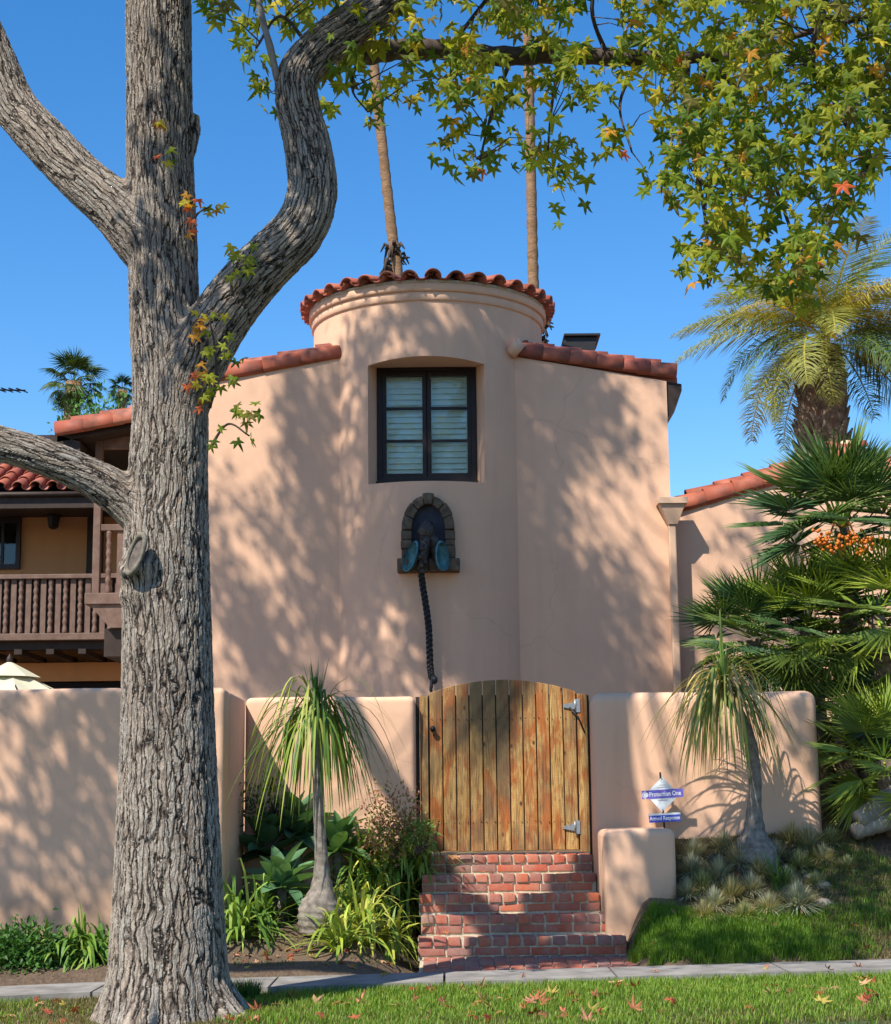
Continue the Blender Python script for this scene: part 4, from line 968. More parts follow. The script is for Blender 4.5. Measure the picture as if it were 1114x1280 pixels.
def fat_star(curl=0.0, seed=0):
    r_ = random.Random(seed); v = [(0.0, 0, 0)]; f = []
    for j, (a, q) in enumerate(((-112, 0.78), (-56, 1.0), (0, 1.2), (56, 1.0), (112, 0.78))):
        t = math.radians(a + r_.uniform(-5, 5)); q *= r_.uniform(0.9, 1.08); c, s = math.cos(t), math.sin(t); w = 0.19
        def P(u, s2): return (u * c - s2 * s, u * s + s2 * c, -curl * u * u + (0.06 if s2 == 0 else -0.03) * (u > 0.1) + 0.03 * math.sin(seed + j))
        n = len(v); v += [P(0.40, -w), P(0.72 * q, -w * 0.62), P(q, 0), P(0.72 * q, w * 0.62), P(0.40, w), P(0.5, 0)]
        f += [(0, n, n + 5), (0, n + 5, n + 4), (n, n + 1, n + 5), (n + 5, n + 3, n + 4), (n + 1, n + 2, n + 5), (n + 5, n + 2, n + 3)]
        if j: f.append((0, n - 2, n))
    return np.array(v), np.array(f)
LEAF = [fat_star(0.30, 1), fat_star(0.55, 2), fat_star(0.12, 3)]
PAL = 1.7 * np.array([(0.085, 0.12, 0.010), (0.050, 0.085, 0.010), (0.14, 0.155, 0.012), (0.17, 0.19, 0.02), (0.28, 0.235, 0.02), (0.30, 0.15, 0.02), (0.36, 0.085, 0.03), (0.10, 0.09, 0.02)])
def leaf_tints(k, w=(0.27, 0.20, 0.26, 0.13, 0.05, 0.02, 0.008, 0.07)):
    w = np.array(w) / sum(w); c = PAL[RNG.choice(len(PAL), k, p=w)]; return c * RNG.uniform(0.8, 1.2, (k, 1))

# ================================================================== THE BIG TREE
TY = 10.0
tree = thing('street_tree', (-1.66, TY, -0.1), 'big sweetgum tree with thick grey furrowed trunk and star shaped autumn leaves', 'tree')
def limb_pts(lst):
    """list of (px, py, width px, Y)"""
    out = []
    for px, py, w, Y in lst:
        p = at(px, py, Y); q = at(px + w / 2, py, Y); out.append((p.x, p.y, p.z, abs(q.x - p.x)))
    return out
trunk_l = limb_pts([(209, 1300, 192, TY), (209, 1262, 168, TY), (210, 1235, 158, TY), (210, 1200, 148, TY), (210, 1100, 136, TY), (210, 1000, 126, TY), (210, 900, 117, TY), (209, 800, 112, TY), (208, 700, 108, TY), (210, 600, 100, TY), (213, 500, 94, TY), (206, 400, 88, TY), (203, 300, 87, TY), (200, 200, 84, TY), (199, 100, 82, TY), (198, 0, 82, TY), (197, -150, 76, TY), (194, -400, 68, TY)])
top = trunk_l[-1]; trunk_l += [(top[0] + 0.1, TY + 0.1, 10.5, 0.13), (top[0] + 0.05, TY + 0.2, 13.5, 0.07), (top[0] - .1, TY, 16, 0.02)]
branches = [spline(trunk_l, 5)]
branches.append(spline(limb_pts([(212, 690, 60, TY), (185, 650, 62, TY - .02), (150, 618, 56, TY - .05), (100, 590, 48, TY - .12), (40, 566, 46, TY - .2), (-20, 548, 44, TY - .25), (-150, 500, 38, TY - .4), (-350, 380, 28, TY - .5)]), 6))
branches.append(spline(limb_pts([(208, 350, 60, TY), (180, 300, 76, TY), (148, 262, 70, TY + .02), (105, 226, 62, TY + .05), (60, 180, 60, TY + .1), (18, 132, 56, TY + .15), (-8, 70, 52, TY + .15), (-38, 0, 46, TY + .15), (-95, -110, 42, TY + .1), (-165, -220, 38, TY + .1), (-245, -405, 32, TY + .1), (-330, -600, 24, TY)]), 6))
branches.append(spline(limb_pts([(222, 560, 40, TY), (232, 500, 66, TY - .03), (248, 445, 78, TY - .08), (285, 385, 74, TY - .13), (330, 332, 70, TY - .2), (372, 290, 68, TY - .27), (390, 245, 64, TY - .3), (386, 190, 60, TY - .3), (374, 140, 56, TY - .3), (372, 98, 54, TY - .3), (398, 62, 54, TY - .3), (440, 30, 54, TY - .3), (490, -10, 52, TY - .25), (560, -90, 46, TY - .1), (640, -260, 36, TY)]), 6))
# flare roots
b0 = trunk_l[1]
roots = []
for k in range(9):
    a = 2 * PI * k / 9 + 0.3; r0 = 0.27; r1 = 0.40 + 0.10 * math.sin(k * 2.4) + (0.06 if math.cos(a) > .5 else 0)
    cx, cy = b0[0], TY
    roots.append([np.array(v) for v in ((cx + math.cos(a) * 0.18, cy + math.sin(a) * .18, 0.55, 0.09), (cx + math.cos(a) * r0, cy + math.sin(a) * r0, 0.12, 0.10), (cx + math.cos(a) * r1, cy + math.sin(a) * r1, -0.12, 0.085), (cx + math.cos(a) * (r1 + .12), cy + math.sin(a) * (r1 + .12), -0.3, 0.06))])
sc = at(172, 697, TY - 0.24)
tb = MB()
for br in branches: tb.tube([tuple(q[:3]) for q in br], [q[3] for q in br], 28)
for r_ in roots: q = spline(r_, 4); tb.tube([tuple(a[:3]) for a in q], [a[3] for a in q], 10)
kn = limb_pts([(200, 735, 60, TY), (182, 716, 62, TY - .14), (170, 697, 50, TY - .22)]); tb.tube([q[:3] for q in kn], [q[3] * 1.05 for q in kn], 16)
kn2 = limb_pts([(205, 790, 90, TY), (195, 745, 92, TY - .06), (205, 690, 85, TY - .0)]); tb.tube([q[:3] for q in kn2], [q[3] for q in kn2], 16)
bmp = limb_pts([(236, 190, 16, TY), (246, 165, 12, TY), (240, 145, 14, TY)]); tb.tube([q[:3] for q in bmp], [0.05, 0.03, 0.05], 10)
tm = tb.mesh(M['bark'], 'trunk_raw')
tmp = bpy.data.objects.new('tmp', tm); COL.objects.link(tmp)
md = tmp.modifiers.new('r', 'REMESH'); md.mode = 'VOXEL'; md.voxel_size = 0.0115
md2 = tmp.modifiers.new('s', 'SMOOTH'); md2.factor = 0.5; md2.iterations = 14
dg = bpy.context.evaluated_depsgraph_get(); tme = bpy.data.meshes.new_from_object(tmp.evaluated_get(dg)); bpy.data.objects.remove(tmp)
nv = len(tme.vertices); co = np.empty(nv * 3, np.float32); tme.vertices.foreach_get('co', co); co = co.reshape(-1, 3).astype(float)
res = []
for br in branches:
    Pb = np.array([q[:3] for q in br]); Rb = np.array([q[3] for q in br]); fr = frames([Vector(q[:3]) for q in br]); A = np.array([f[0][:] for f in fr]); B = np.array([f[1][:] for f in fr])
    cum = np.concatenate([[0], np.cumsum(np.linalg.norm(np.diff(Pb, axis=0), axis=1))])
    best = np.full(nv, 1e9); cx = np.zeros((nv, 3))
    if len(res) == 0:      # the upright trunk: plain height and bearing
        zz = Pb[:, 2]; ctr = np.stack([np.interp(co[:, 2], zz, Pb[:, 0]), np.interp(co[:, 2], zz, Pb[:, 1])], 1); rr_ = np.interp(co[:, 2], zz, Rb); v = co[:, :2] - ctr
        dn = np.linalg.norm(v, axis=1); u = v / (dn[:, None] + 1e-9); rm = 0.27; res.append((dn / rr_ + 5 * (co[:, 2] > zz[-1]), np.stack([u[:, 0] * rm, u[:, 1] * rm, co[:, 2]], 1))); continue
    for i in range(len(Pb) - 1):
        d = Pb[i + 1] - Pb[i]; t = np.clip(((co - Pb[i]) @ d) / (d @ d), 0, 1); q = Pb[i] + t[:, None] * d; v = co - q; r = Rb[i] + t * (Rb[i + 1] - Rb[i])
        ds = np.linalg.norm(v, axis=1) / r; mk = ds < best
        a = A[i] + t[:, None] * (A[i + 1] - A[i]); b_ = B[i] + t[:, None] * (B[i + 1] - B[i])
        u = np.stack([(v * a).sum(1), (v * b_).sum(1)], 1); u /= np.linalg.norm(u, axis=1, keepdims=True) + 1e-9
        rm = Rb[len(Rb) // 3]
        c3 = np.stack([u[:, 0] * rm * 1.0, u[:, 1] * rm * 1.0, cum[i] + t * np.linalg.norm(d)], 1); best[mk] = ds[mk]; cx[mk] = c3[mk]
    res.append((best, cx))
D = np.array([r[0] for r in res]); C_ = np.array([r[1] for r in res]) + np.arange(len(res))[:, None, None] * 3.7
o1 = np.argsort(D, axis=0); ia, ib = o1[0], o1[1]; idx = np.arange(nv)
da, db = D[ia, idx], D[ib, idx]; wgt = 0.5 * np.clip(1 - (db - da) / 0.5, 0, 1)
lo_ = np.minimum(ia, ib); sw = ia != lo_
ca = np.where(sw[:, None], C_[ib, idx], C_[ia, idx]); cb = np.where(sw[:, None], C_[ia, idx], C_[ib, idx]); wv = np.where(sw, 1 - wgt, wgt)
# when far from any second limb use pure coordinates
for nm, arr in (('bark_a', ca), ('bark_b', cb)):
    a = tme.attributes.new(nm, 'FLOAT_VECTOR', 'POINT'); a.data.foreach_set('vector', arr.astype(np.float32).ravel())
a = tme.attributes.new('bark_w', 'FLOAT', 'POINT'); a.data.foreach_set('value', wv.astype(np.float32))
tme.materials.clear(); tme.materials.append(M['bark']); tme.polygons.foreach_set('use_smooth', np.ones(len(tme.polygons), bool)); tme.name = 'trunk'
link('trunk', tme, tree)
# pruned branch scar
def ring_blob(c, nrm, ru, rv, rt_, up):
    n_ = Vector(nrm).normalized(); u = Vector(up); u = (u - n_ * u.dot(n_)).normalized(); w = n_.cross(u); b = MB(); vs = []; NN = 40; m_ = 10
    for i in range(NN):
        a = 2 * PI * i / NN; c0 = Vector(c) + u * rv * math.cos(a) + w * ru * math.sin(a); o = (u * math.cos(a) + w * math.sin(a)); rr = rt_ * (1 + 0.22 * math.sin(a * 2 + 1) + 0.12 * math.sin(a * 5))
        for k in range(m_): t = 2 * PI * k / m_; vs.append(c0 + (o * math.cos(t) + n_ * math.sin(t) * 1.1) * rr)
    b.add(vs, [(i * m_ + k, ((i + 1) % NN) * m_ + k, ((i + 1) % NN) * m_ + (k + 1) % m_, i * m_ + (k + 1) % m_) for i in range(NN) for k in range(m_)], True); return b, u, w, n_
c = at(170, 693, TY - 0.318); nrm = Vector((-0.62, -0.74, 0.12)); upv = Vector((0.42, -0.1, 1.0))
rb, u, w, n_ = ring_blob(c, nrm, 0.058, 0.118, 0.015, upv); lip = rb.obj('branch_scar', M['scarlip'], tree); lip['label'] = 'pale oval callus round a pruned branch stub'
b = MB(); vs = [Vector(c) + n_ * 0.004] + [Vector(c) + u * 0.115 * math.cos(t) + w * 0.062 * math.sin(t) - n_ * .004 for t in np.linspace(0, 2 * PI, 33)[:-1]]
b.add(vs, [(0, i + 1, (i + 1) % 32 + 1) for i in range(32)], True); b.obj('cut_face', M['scar'], lip)

# long dark bough behind, and finer boughs
def bough(lst, name='bough', mat='bark', n=6, seg=10):
    q = spline(limb_pts(lst), n); mb = MB(); mb.tube([tuple(a[:3]) for a in q], [a[3] * (1 + .07 * math.sin(i * 1.3)) for i, a in enumerate(q)], seg)
    me = mb.mesh(M[mat], name)
    if mat == 'bark':
        cc_ = np.array(mb.v, np.float32); s_ = np.repeat(np.concatenate([[0], np.cumsum([np.linalg.norm(q[i + 1][:3] - q[i][:3]) for i in range(len(q) - 1)])]), seg)
        ang = np.tile(np.arange(seg) * 2 * PI / seg, len(q)); ar = np.stack([.06 * np.cos(ang), .06 * np.sin(ang), s_], 1).astype(np.float32)
        for nm in ('bark_a', 'bark_b'): a = me.attributes.new(nm, 'FLOAT_VECTOR', 'POINT'); a.data.foreach_set('vector', ar.ravel())
    link(name, me, tree); return q
bq = [bough([(425, 55, 26, 9.85), (450, 66, 30, 10.1), (500, 62, 26, 10.3), (560, 62, 25, 10.4), (620, 70, 25, 10.5), (700, 68, 23, 10.5), (780, 72, 21, 10.5), (860, 72, 16, 10.5), (930, 66, 11, 10.4), (1010, 40, 8, 10.3), (1090, 20, 5, 10.2)], 'bough', 'twig', seg=20, n=12)]
bq.append(bough([(875, 74, 8, 10.5), (925, 115, 8, 10.45), (945, 180, 6, 10.4), (970, 235, 5, 10.35), (1000, 320, 3, 10.3)], 'twig', 'twig'))
bq.append(bough([(1040, -80, 14, 9.8), (1030, 10, 9, 9.9), (1015, 70, 7, 9.9), (1045, 130, 6, 9.9), (1085, 210, 4, 9.9)], 'twig', 'twig'))
bq.append(bough([(700, 70, 6, 10.5), (690, 130, 4, 10.4), (684, 200, 2.5, 10.4)], 'twig', 'twig'))
bq.append(bough([(800, 74, 6, 10.5), (775, 130, 3.5, 10.5), (790, 190, 2.5, 10.4)], 'twig', 'twig'))
bq.append(bough([(640, 70, 6, 10.5), (615, 140, 4, 10.4), (600, 200, 2.5, 10.3)], 'twig', 'twig'))
bq.append(bough([(760, 72, 6, 10.5), (740, 10, 5, 10.3), (760, -60, 4, 10.2)], 'twig', 'twig'))
bq.append(bough([(560, 62, 6, 10.4), (600, 10, 5, 10.2), (640, -40, 4, 10.2)], 'twig', 'twig'))
bq.append(bough([(860, 72, 7, 10.5), (860, 160, 5, 10.4), (880, 260, 4, 10.3), (885, 360, 2, 10.3)], 'twig', 'twig'))
bq.append(bough([(347, 100, 9, 9.65), (338, 60, 9, 9.6), (325, 10, 8, 9.6), (315, -60, 7, 9.6)], 'shoot', 'paletwig'))
bq.append(bough([(385, 55, 5, 9.7), (350, 20, 4, 9.6), (320, 60, 3, 9.6)], 'twig', 'twig'))
bq.append(bough([(450, 66, 5, 10.1), (440, 110, 3, 10.0), (460, 140, 2, 10.0)], 'twig', 'twig'))
ANCH = np.concatenate([np.array([a[:3] for a in q]) for q in bq])

# hanging leaf clumps: measured outline of the foliage, given real thickness
low = [(262, 10), (275, 60), (290, 110), (330, 150), (355, 120), (372, 40), (395, 20), (400, 110), (430, 160), (470, 145), (520, 130), (545, 165), (556, 240), (585, 240), (612, 215), (636, 205), (655, 240), (672, 284), (705, 275), (722, 232), (738, 160), (752, 150), (768, 185), (776, 240), (800, 235), (822, 300), (845, 340), (868, 396), (892, 396), (900, 320), (925, 320), (945, 385), (985, 412), (1000, 400), (1020, 345), (1045, 330), (1060, 300), (1085, 250), (1114, 235), (1160, 240)]
lx = np.array([p[0] for p in low]); lyy = np.array([p[1] for p in low])
def lowy(x): return np.interp(x, lx, lyy)
clumps = []; GAPS = ((765, 118, 30), (890, 250, 14), (940, 120, 16), (1000, 60, 12), (850, 140, 18), (1060, 160, 14), (960, 290, 14), (650, 130, 16), (580, 30, 14), (720, 30, 14), (500, 30, 22), (745, 175, 20), (960, 200, 16), (620, 55, 16), (870, 30, 14), (905, 150, 16), (290, 20, 15), (600, 160, 14), (700, 170, 14), (1030, 270, 12), (820, 60, 16), (1090, 110, 12), (545, 100, 16), (985, 140, 12))
gy = -60
while gy < 415:
    gx = 262
    while gx < 1170:
        x, y = gx + RNG.uniform(-15, 15), gy + RNG.uniform(-15, 15); gx += 21
        if y > lowy(x) - 10: continue
        if 395 < x < 560 and y < 20 and RNG.random() < 0.5: continue
        edge = lowy(x) - y
        dens = 0.50 if x < 560 else (0.70 if x < 820 else 1.0)
        if edge < 60: dens = max(dens, 0.74)
        for hx, hy, gr in GAPS:
            if (x - hx) ** 2 + (y - hy) ** 2 < (gr + 5) ** 2: dens *= 0.15
        if RNG.random() > dens: continue
        p0 = at(x, y, 10.3); clumps.append((p0.x, 10.3 + RNG.uniform(-1.1, 0.35), p0.z, x, y))
    gy += 23
print('clumps', len(clumps))
Ls = []; Xs = []; Zs = []; Sz = []; tw_mb = MB(); px_y = []
for (cx, cy, cz, ix, iy) in clumps:
    c0 = np.array((cx, cy, cz)); dd_ = ANCH - c0; dist = np.linalg.norm(dd_ * np.array([1, 1, 0.7]), axis=1) + 0.8 * np.maximum(0, c0[2] - ANCH[:, 2]); k = dist.argmin(); a = ANCH[k]
    if dist[k] < 1.1:
        mid = (a + c0) / 2 + np.array((0, 0, 0.10 * dist[k])); tw_mb.tube([tuple(a), tuple(mid), tuple(c0)], [0.005, 0.0035, 0.002], 4, False)
    nl = RNG.integers(6, 11)
    tilt = RNG.normal(0, 0.3)
    for j in range(nl):
        o = RNG.normal(0, 1, 3) * np.array((0.062, 0.10, 0.075)); Ls.append(c0 + o)
        dirn = np.array((RNG.normal(0, 0.55) + o[0] * 4, RNG.normal(0, .45), -0.9 + RNG.normal(0, .35))); Xs.append(dirn)
        Zs.append(np.array((RNG.normal(0, .6), -1 + RNG.normal(0, .5), 0.5 + RNG.normal(0, .5)))); Sz.append(RNG.uniform(0.052, 0.092)); px_y.append(iy)
Ls = np.array(Ls); Xs = np.array(Xs); Zs = np.array(Zs); Sz = np.array(Sz); tints = leaf_tints(len(Ls)) * 1.1; 
# yellower up high on the right
upm = np.array([(y_ < 110) for y_ in px_y]); yel = upm & (RNG.random(len(Ls)) < 0.40); tints[yel] = leaf_tints(yel.sum(), (0.05, 0, .2, .45, .27, .03, 0, 0))
R_ = rot_from(Xs, Zs)
vis = np.argsort(-Sz / Ls[:, 1]); vis = [i for i in vis if Ls[i][2] < 7.0][:235]; vs_ = set(vis); rest = np.array([i for i in range(len(Ls)) if i not in vs_])
for q in range(3):
    m_ = rest[q::3]; scatter('foliage', LEAF[q][0], LEAF[q][1], R_[m_], Ls[m_], Sz[m_], tints[m_], M['leaf'], tree, 'stuff')
leaf_me = [white_tint_me for white_tint_me in [np_mesh('leaf_mesh', v, f, M['leaf'], np.ones((len(v), 3))) for v, f in LEAF]]
def leaf_obj(me, R3, loc, s, col, parent, name='leaf'):
    mw = Matrix.Translation(loc) @ Matrix(R3.tolist()).to_4x4() @ Matrix.Diagonal((s, s, s, 1)); return link(name, me, parent, mw, color=tuple(col) + (1,))
for i in vis: leaf_obj(leaf_me[i % 3], R_[i], Ls[i], Sz[i], tints[i], tree)
tw_mb.obj('fine_twigs', M['twig'], tree, kind='stuff')
# seed balls
ball = lump((0, 0, 0), (1, 1, 1), amp=0.1).mesh(M['twig'], 'ball_mesh')
for bx_, by_ in ((618, 198), (660, 165), (905, 178), (990, 165), (925, 210), (880, 95), (1070, 30), (1040, 190), (960, 300), (700, 60), (838, 230)):
    p = at(bx_, by_, 10.2); link('seed_ball', ball, tree, Matrix.Translation(p) @ Matrix.Diagonal((0.016, 0.016, 0.016, 1)))
    MB().tube([p, p + Vector((.01, 0, .12))], 0.0015, 4).obj('seed_stalk', M['twig'], tree)
# young shoots with coloured leaves on the trunk and the right limb
sh = [(205, 157, 9.70, 3, (5, 4, 6)), (193, 187, 9.70, 1, (6,)), (214, 193, 9.70, 3, (4, 3, 1)), (238, 252, 9.72, 6, (5, 6, 4)), (262, 255, 9.72, 4, (4, 3, 5)), (240, 288, 9.72, 3, (6, 5)), (296, 312, 9.6, 5, (3, 4, 2)), (312, 330, 9.6, 5, (2, 0, 2)), (285, 345, 9.6, 2, (3, 2)),
      (258, 398, 9.6, 7, (4, 3, 5)), (252, 412, 9.6, 2, (5,)), (268, 438, 9.6, 5, (2, 3)), (283, 435, 9.6, 3, (3, 2)), (262, 462, 9.6, 5, (2, 5, 4)), (245, 480, 9.65, 4, (6, 5, 4)), (262, 490, 9.65, 4, (3, 2)), (297, 508, 9.6, 6, (0, 2, 7)), (310, 520, 9.6, 4, (0, 7)), (275, 545, 9.6, 4, (0, 1)), (312, 548, 9.6, 1, (0,)), (288, 470, 9.6, 2, (7, 0)), (252, 510, 9.65, 2, (6, 7)), (300, 445, 9.6, 2, (1, 0))]
for px_, py_, Y, cnt, cols in sh:
    for j in range(cnt):
        p = at(px_ + RNG.normal(0, 8), py_ + RNG.normal(0, 8), Y - RNG.uniform(0, .12)); dirn = np.array([[RNG.normal(0.1, .6), RNG.normal(-.3, .3), -0.7 + RNG.normal(0, .4)]]); zz = np.array([[RNG.normal(0, .4), -1.0, 0.5]])
        leaf_obj(leaf_me[j % 3], rot_from(dirn, zz)[0], p, RNG.uniform(0.042, 0.06), PAL[cols[j % len(cols)]] * RNG.uniform(.85, 1.15), tree)
for lst in ([(240, 300, 4, 9.72), (245, 270, 3, 9.7), (262, 258, 2, 9.7)], [(262, 510, 5, 9.72), (270, 465, 4, 9.65), (268, 430, 3, 9.62), (262, 400, 2, 9.6)], [(262, 560, 4, 9.72), (285, 530, 3, 9.62), (312, 545, 2, 9.6)], [(290, 370, 4, 9.65), (290, 345, 3, 9.62), (305, 315, 2, 9.6)]):
    bough(lst, 'twig', 'twig', seg=6)

# ---- the rest of the crown, above the picture; it throws the dappled shade
SHADE = []   # (x, y, z on the lit surface, how far back towards the sun, radius, count)
def shade(px, py, Y, rx, ry, cnt, back=None, surf=None):
    """foliage cluster of the crown that shades the patch at a given spot of the facade"""
    p = at(px, py, Y); ppm = FPX / Y
    for _ in range(cnt):
        q = Vector((p.x + RNG.normal(0, .5) * rx / ppm, p.y, p.z + RNG.normal(0, .5) * ry / ppm))
        bk = (back if back is not None else 4.6) + RNG.uniform(-.7, .7)
        SHADE.append(q - SUN * (bk / SUN.y))

LIT = [(302, 520, 44, 85), (355, 520, 14, 24), (312, 705, 24, 36), (350, 735, 12, 30), (402, 728, 24, 16), (380, 812, 26, 28), (286, 825, 20, 40), (338, 600, 22, 14), (400, 620, 12, 22), (408, 450, 18, 12),
  (664, 565, 12, 60), (755, 600, 34, 34), (825, 640, 26, 110), (790, 500, 22, 40), (836, 820, 24, 50), (786, 792, 14, 26), (735, 665, 18, 26), (700, 640, 12, 20), (735, 520, 16, 14), (745, 740, 12, 22), (672, 660, 10, 30),
  (470, 735, 14, 30), (492, 792, 34, 14), (592, 768, 10, 30), (480, 425, 34, 12), (585, 425, 40, 10), (625, 500, 8, 40), (445, 600, 8, 50), (560, 745, 12, 20), (620, 640, 10, 24), (505, 845, 30, 12), (632, 800, 8, 30)]
def shade(px, py, Y, rx, ry, cnt, back, nolit=False):
    """foliage of the upper crown, placed where the sun must pass through it to dapple the facade"""
    for _ in range(cnt):
        x, y = px + RNG.normal(0, .5) * rx, py + RNG.normal(0, .5) * ry
        if not nolit and any(((x - a) / c) ** 2 + ((y - b_) / d) ** 2 < 1.5 for a, b_, c, d in LIT): continue
        SHADE.append(at(x, y, Y) - SUN * ((back + RNG.uniform(-.7, .7)) / SUN.y))
_k = 0.55
for a in [
  (375, 470, 17, 40, 60, 24), (372, 540, 17, 44, 60, 24), (405, 560, 17, 46, 120, 46), (365, 590, 17, 50, 50, 30), (290, 660, 17, 60, 90, 34), (345, 680, 17, 60, 70, 40), (400, 670, 17, 50, 80, 40), (330, 780, 17, 120, 60, 80), (400, 770, 17, 60, 60, 40), (280, 740, 17, 50, 60, 30), (400, 850, 17, 90, 26, 30), (335, 850, 17, 70, 40, 30),
  (530, 395, 16.6, 170, 30, 60), (540, 440, 16.6, 180, 40, 60), (440, 560, 16.6, 40, 160, 60), (540, 520, 16.8, 120, 110, 110), (625, 570, 16.6, 50, 180, 70), (560, 660, 16.6, 130, 90, 120), (600, 780, 16.6, 90, 100, 120), (470, 690, 16.6, 80, 60, 50), (470, 830, 16.6, 60, 40, 24), (540, 740, 16.6, 60, 120, 50), (450, 760, 16.6, 40, 100, 40), (540, 590, 16.6, 160, 60, 110), (560, 690, 16.6, 160, 90, 110), (500, 610, 16.6, 80, 50, 50), (630, 500, 16.6, 60, 100, 40),
  (705, 485, 17, 110, 50, 120), (690, 600, 17, 34, 140, 60), (680, 720, 17, 60, 90, 80), (710, 800, 17, 110, 90, 260), (690, 850, 17, 150, 50, 170), (640, 740, 17, 60, 60, 50), (755, 700, 17, 50, 50, 24), (790, 550, 17, 24, 50, 8), (745, 560, 17, 70, 40, 24), (650, 540, 17, 26, 100, 25), (835, 745, 17, 18, 34, 5), (800, 760, 17, 26, 50, 6)]:
    shade(*a[:5], max(2, int(a[5] * _k)), back=rnd.uniform(4.6, 5.6))
for a in [(90, 1050, 12.74, 130, 140, 110), (120, 900, 12.74, 90, 70, 30), (20, 1110, 12.74, 100, 60, 40), (140, 960, 12.74, 50, 180, 60), (10, 920, 12.74, 60, 50, 12)]:
    shade(*a[:5], int(a[5] * .42), back=3.8)
for a in [(800, 1075, 12.9, 40, 80, 4), (1010, 890, 14, 40, 110, 12), (900, 1185, 12.1, 170, 18, 34), (960, 1130, 13, 120, 30, 12), (950, 740, 17.1, 50, 90, 12), (1060, 930, 14.5, 60, 60, 14), (1090, 1150, 12.6, 60, 40, 8)]:
    shade(*a, back=4.5)

for px_, py_ in ((385, 90), (390, 150), (395, 210), (390, 260), (360, 300), (320, 345), (285, 390), (250, 440), (420, 55), (455, 30), (200, 310), (196, 300), (225, 180), (228, 120)):
    shade(px_, py_, 9.7, 26, 30, 5, back=1.9)

Cn = np.array([tuple(q) for q in SHADE]); Cn = Cn[Cn[:, 2] > 1.11 + 1030 / FPX * Cn[:, 1] * 1.02]
print('shade clumps', len(Cn))
nl = 12; Lc = np.repeat(Cn, nl, 0) + RNG.normal(0, 0.13, (len(Cn) * nl, 3)); kk = len(Lc)
Rr = rot_from(RNG.normal(0, 1, (kk, 3)) + np.array([0, 0, -.6]), RNG.normal(0, 1, (kk, 3)) + np.array([0, 0, 1.2]))
scatter('crown', LEAF[0][0], LEAF[0][1], Rr, Lc, RNG.uniform(.05, .08, kk), leaf_tints(kk), M['leaf'], tree, 'stuff')
mb = MB()
for j in range(0, len(Cn), 14):
    c0 = Vector(Cn[j]); a = Vector((top[0], TY, min(15.5, max(9.6, c0.z - 1.0)))); 
    mb.tube([a, a.lerp(c0, .5) + Vector((0, 0, -.3)), c0], [0.02, 0.012, 0.006], 4, False)
mb.obj('crown_limbs', M['twig'], tree, kind='stuff')

# ================================================================== PALMS BEHIND
M['shag'] = plain('dark dead palm skirt', (0.06, 0.042, 0.03), 0.95, 0.5, 10)
def dead_fronds(c, r, n, mat, parent, name='dead_frond'):
    for i in range(n):
        a = 2 * PI * i / n + rnd.uniform(-.3, .3); z = rnd.uniform(-.45, .3); d = Vector((math.cos(a), math.sin(a), 0)); p0 = Vector(c) + d * r * 0.9 + Vector((0, 0, z)); L = rnd.uniform(.12, .32)
        b = MB(); b.tube([p0, p0 + d * L * .5 + Vector((0, 0, .12)), p0 + d * L + Vector((0, 0, rnd.uniform(-.3, .15)))], [0.07, 0.05, 0.015], 5); b.obj(name, M[mat], parent)
def tall_palm(pts, Y, w0, w1, label, knot):
    a = [at(x, y, Y) for x, y in pts]; a = [Vector((a[0].x - (a[1].x - a[0].x) * 0.0, Y, 0.3))] + a if False else a
    base = Vector((a[-1].x + (a[-1].x - a[-2].x) * 0.5, Y, 0.5)); low_ = Vector((a[-1].x + (base.x - a[-1].x) * .25, Y, a[-1].z - 3.5)); th_ = thing('fan_palm', base, label, 'palm tree', 'tall fan palms behind the house')
    pts3 = [a[0] + (a[0] - a[1]).normalized() * 3.0] + a + [low_, base]; n = len(pts3)
    b = MB(); q = spline([tuple(p) + (w0 + (w1 - w0) * i / (n - 1),) for i, p in enumerate(pts3)], 14)
    rad = [x[3] * (1 + 0.05 * math.sin(i * 2.4) + 0.04 * rnd.uniform(-1, 1)) for i, x in enumerate(q)]
    b.tube([tuple(x[:3]) for x in q], rad, 14); b.obj('trunk', M['palmtrunk'], th_)
    kx, ky = knot; kp = at(kx, ky, Y); dead_fronds(kp, w1 * 0.9, 26, 'shag', th_)
    return th_, pts3[0]
FR_V = None
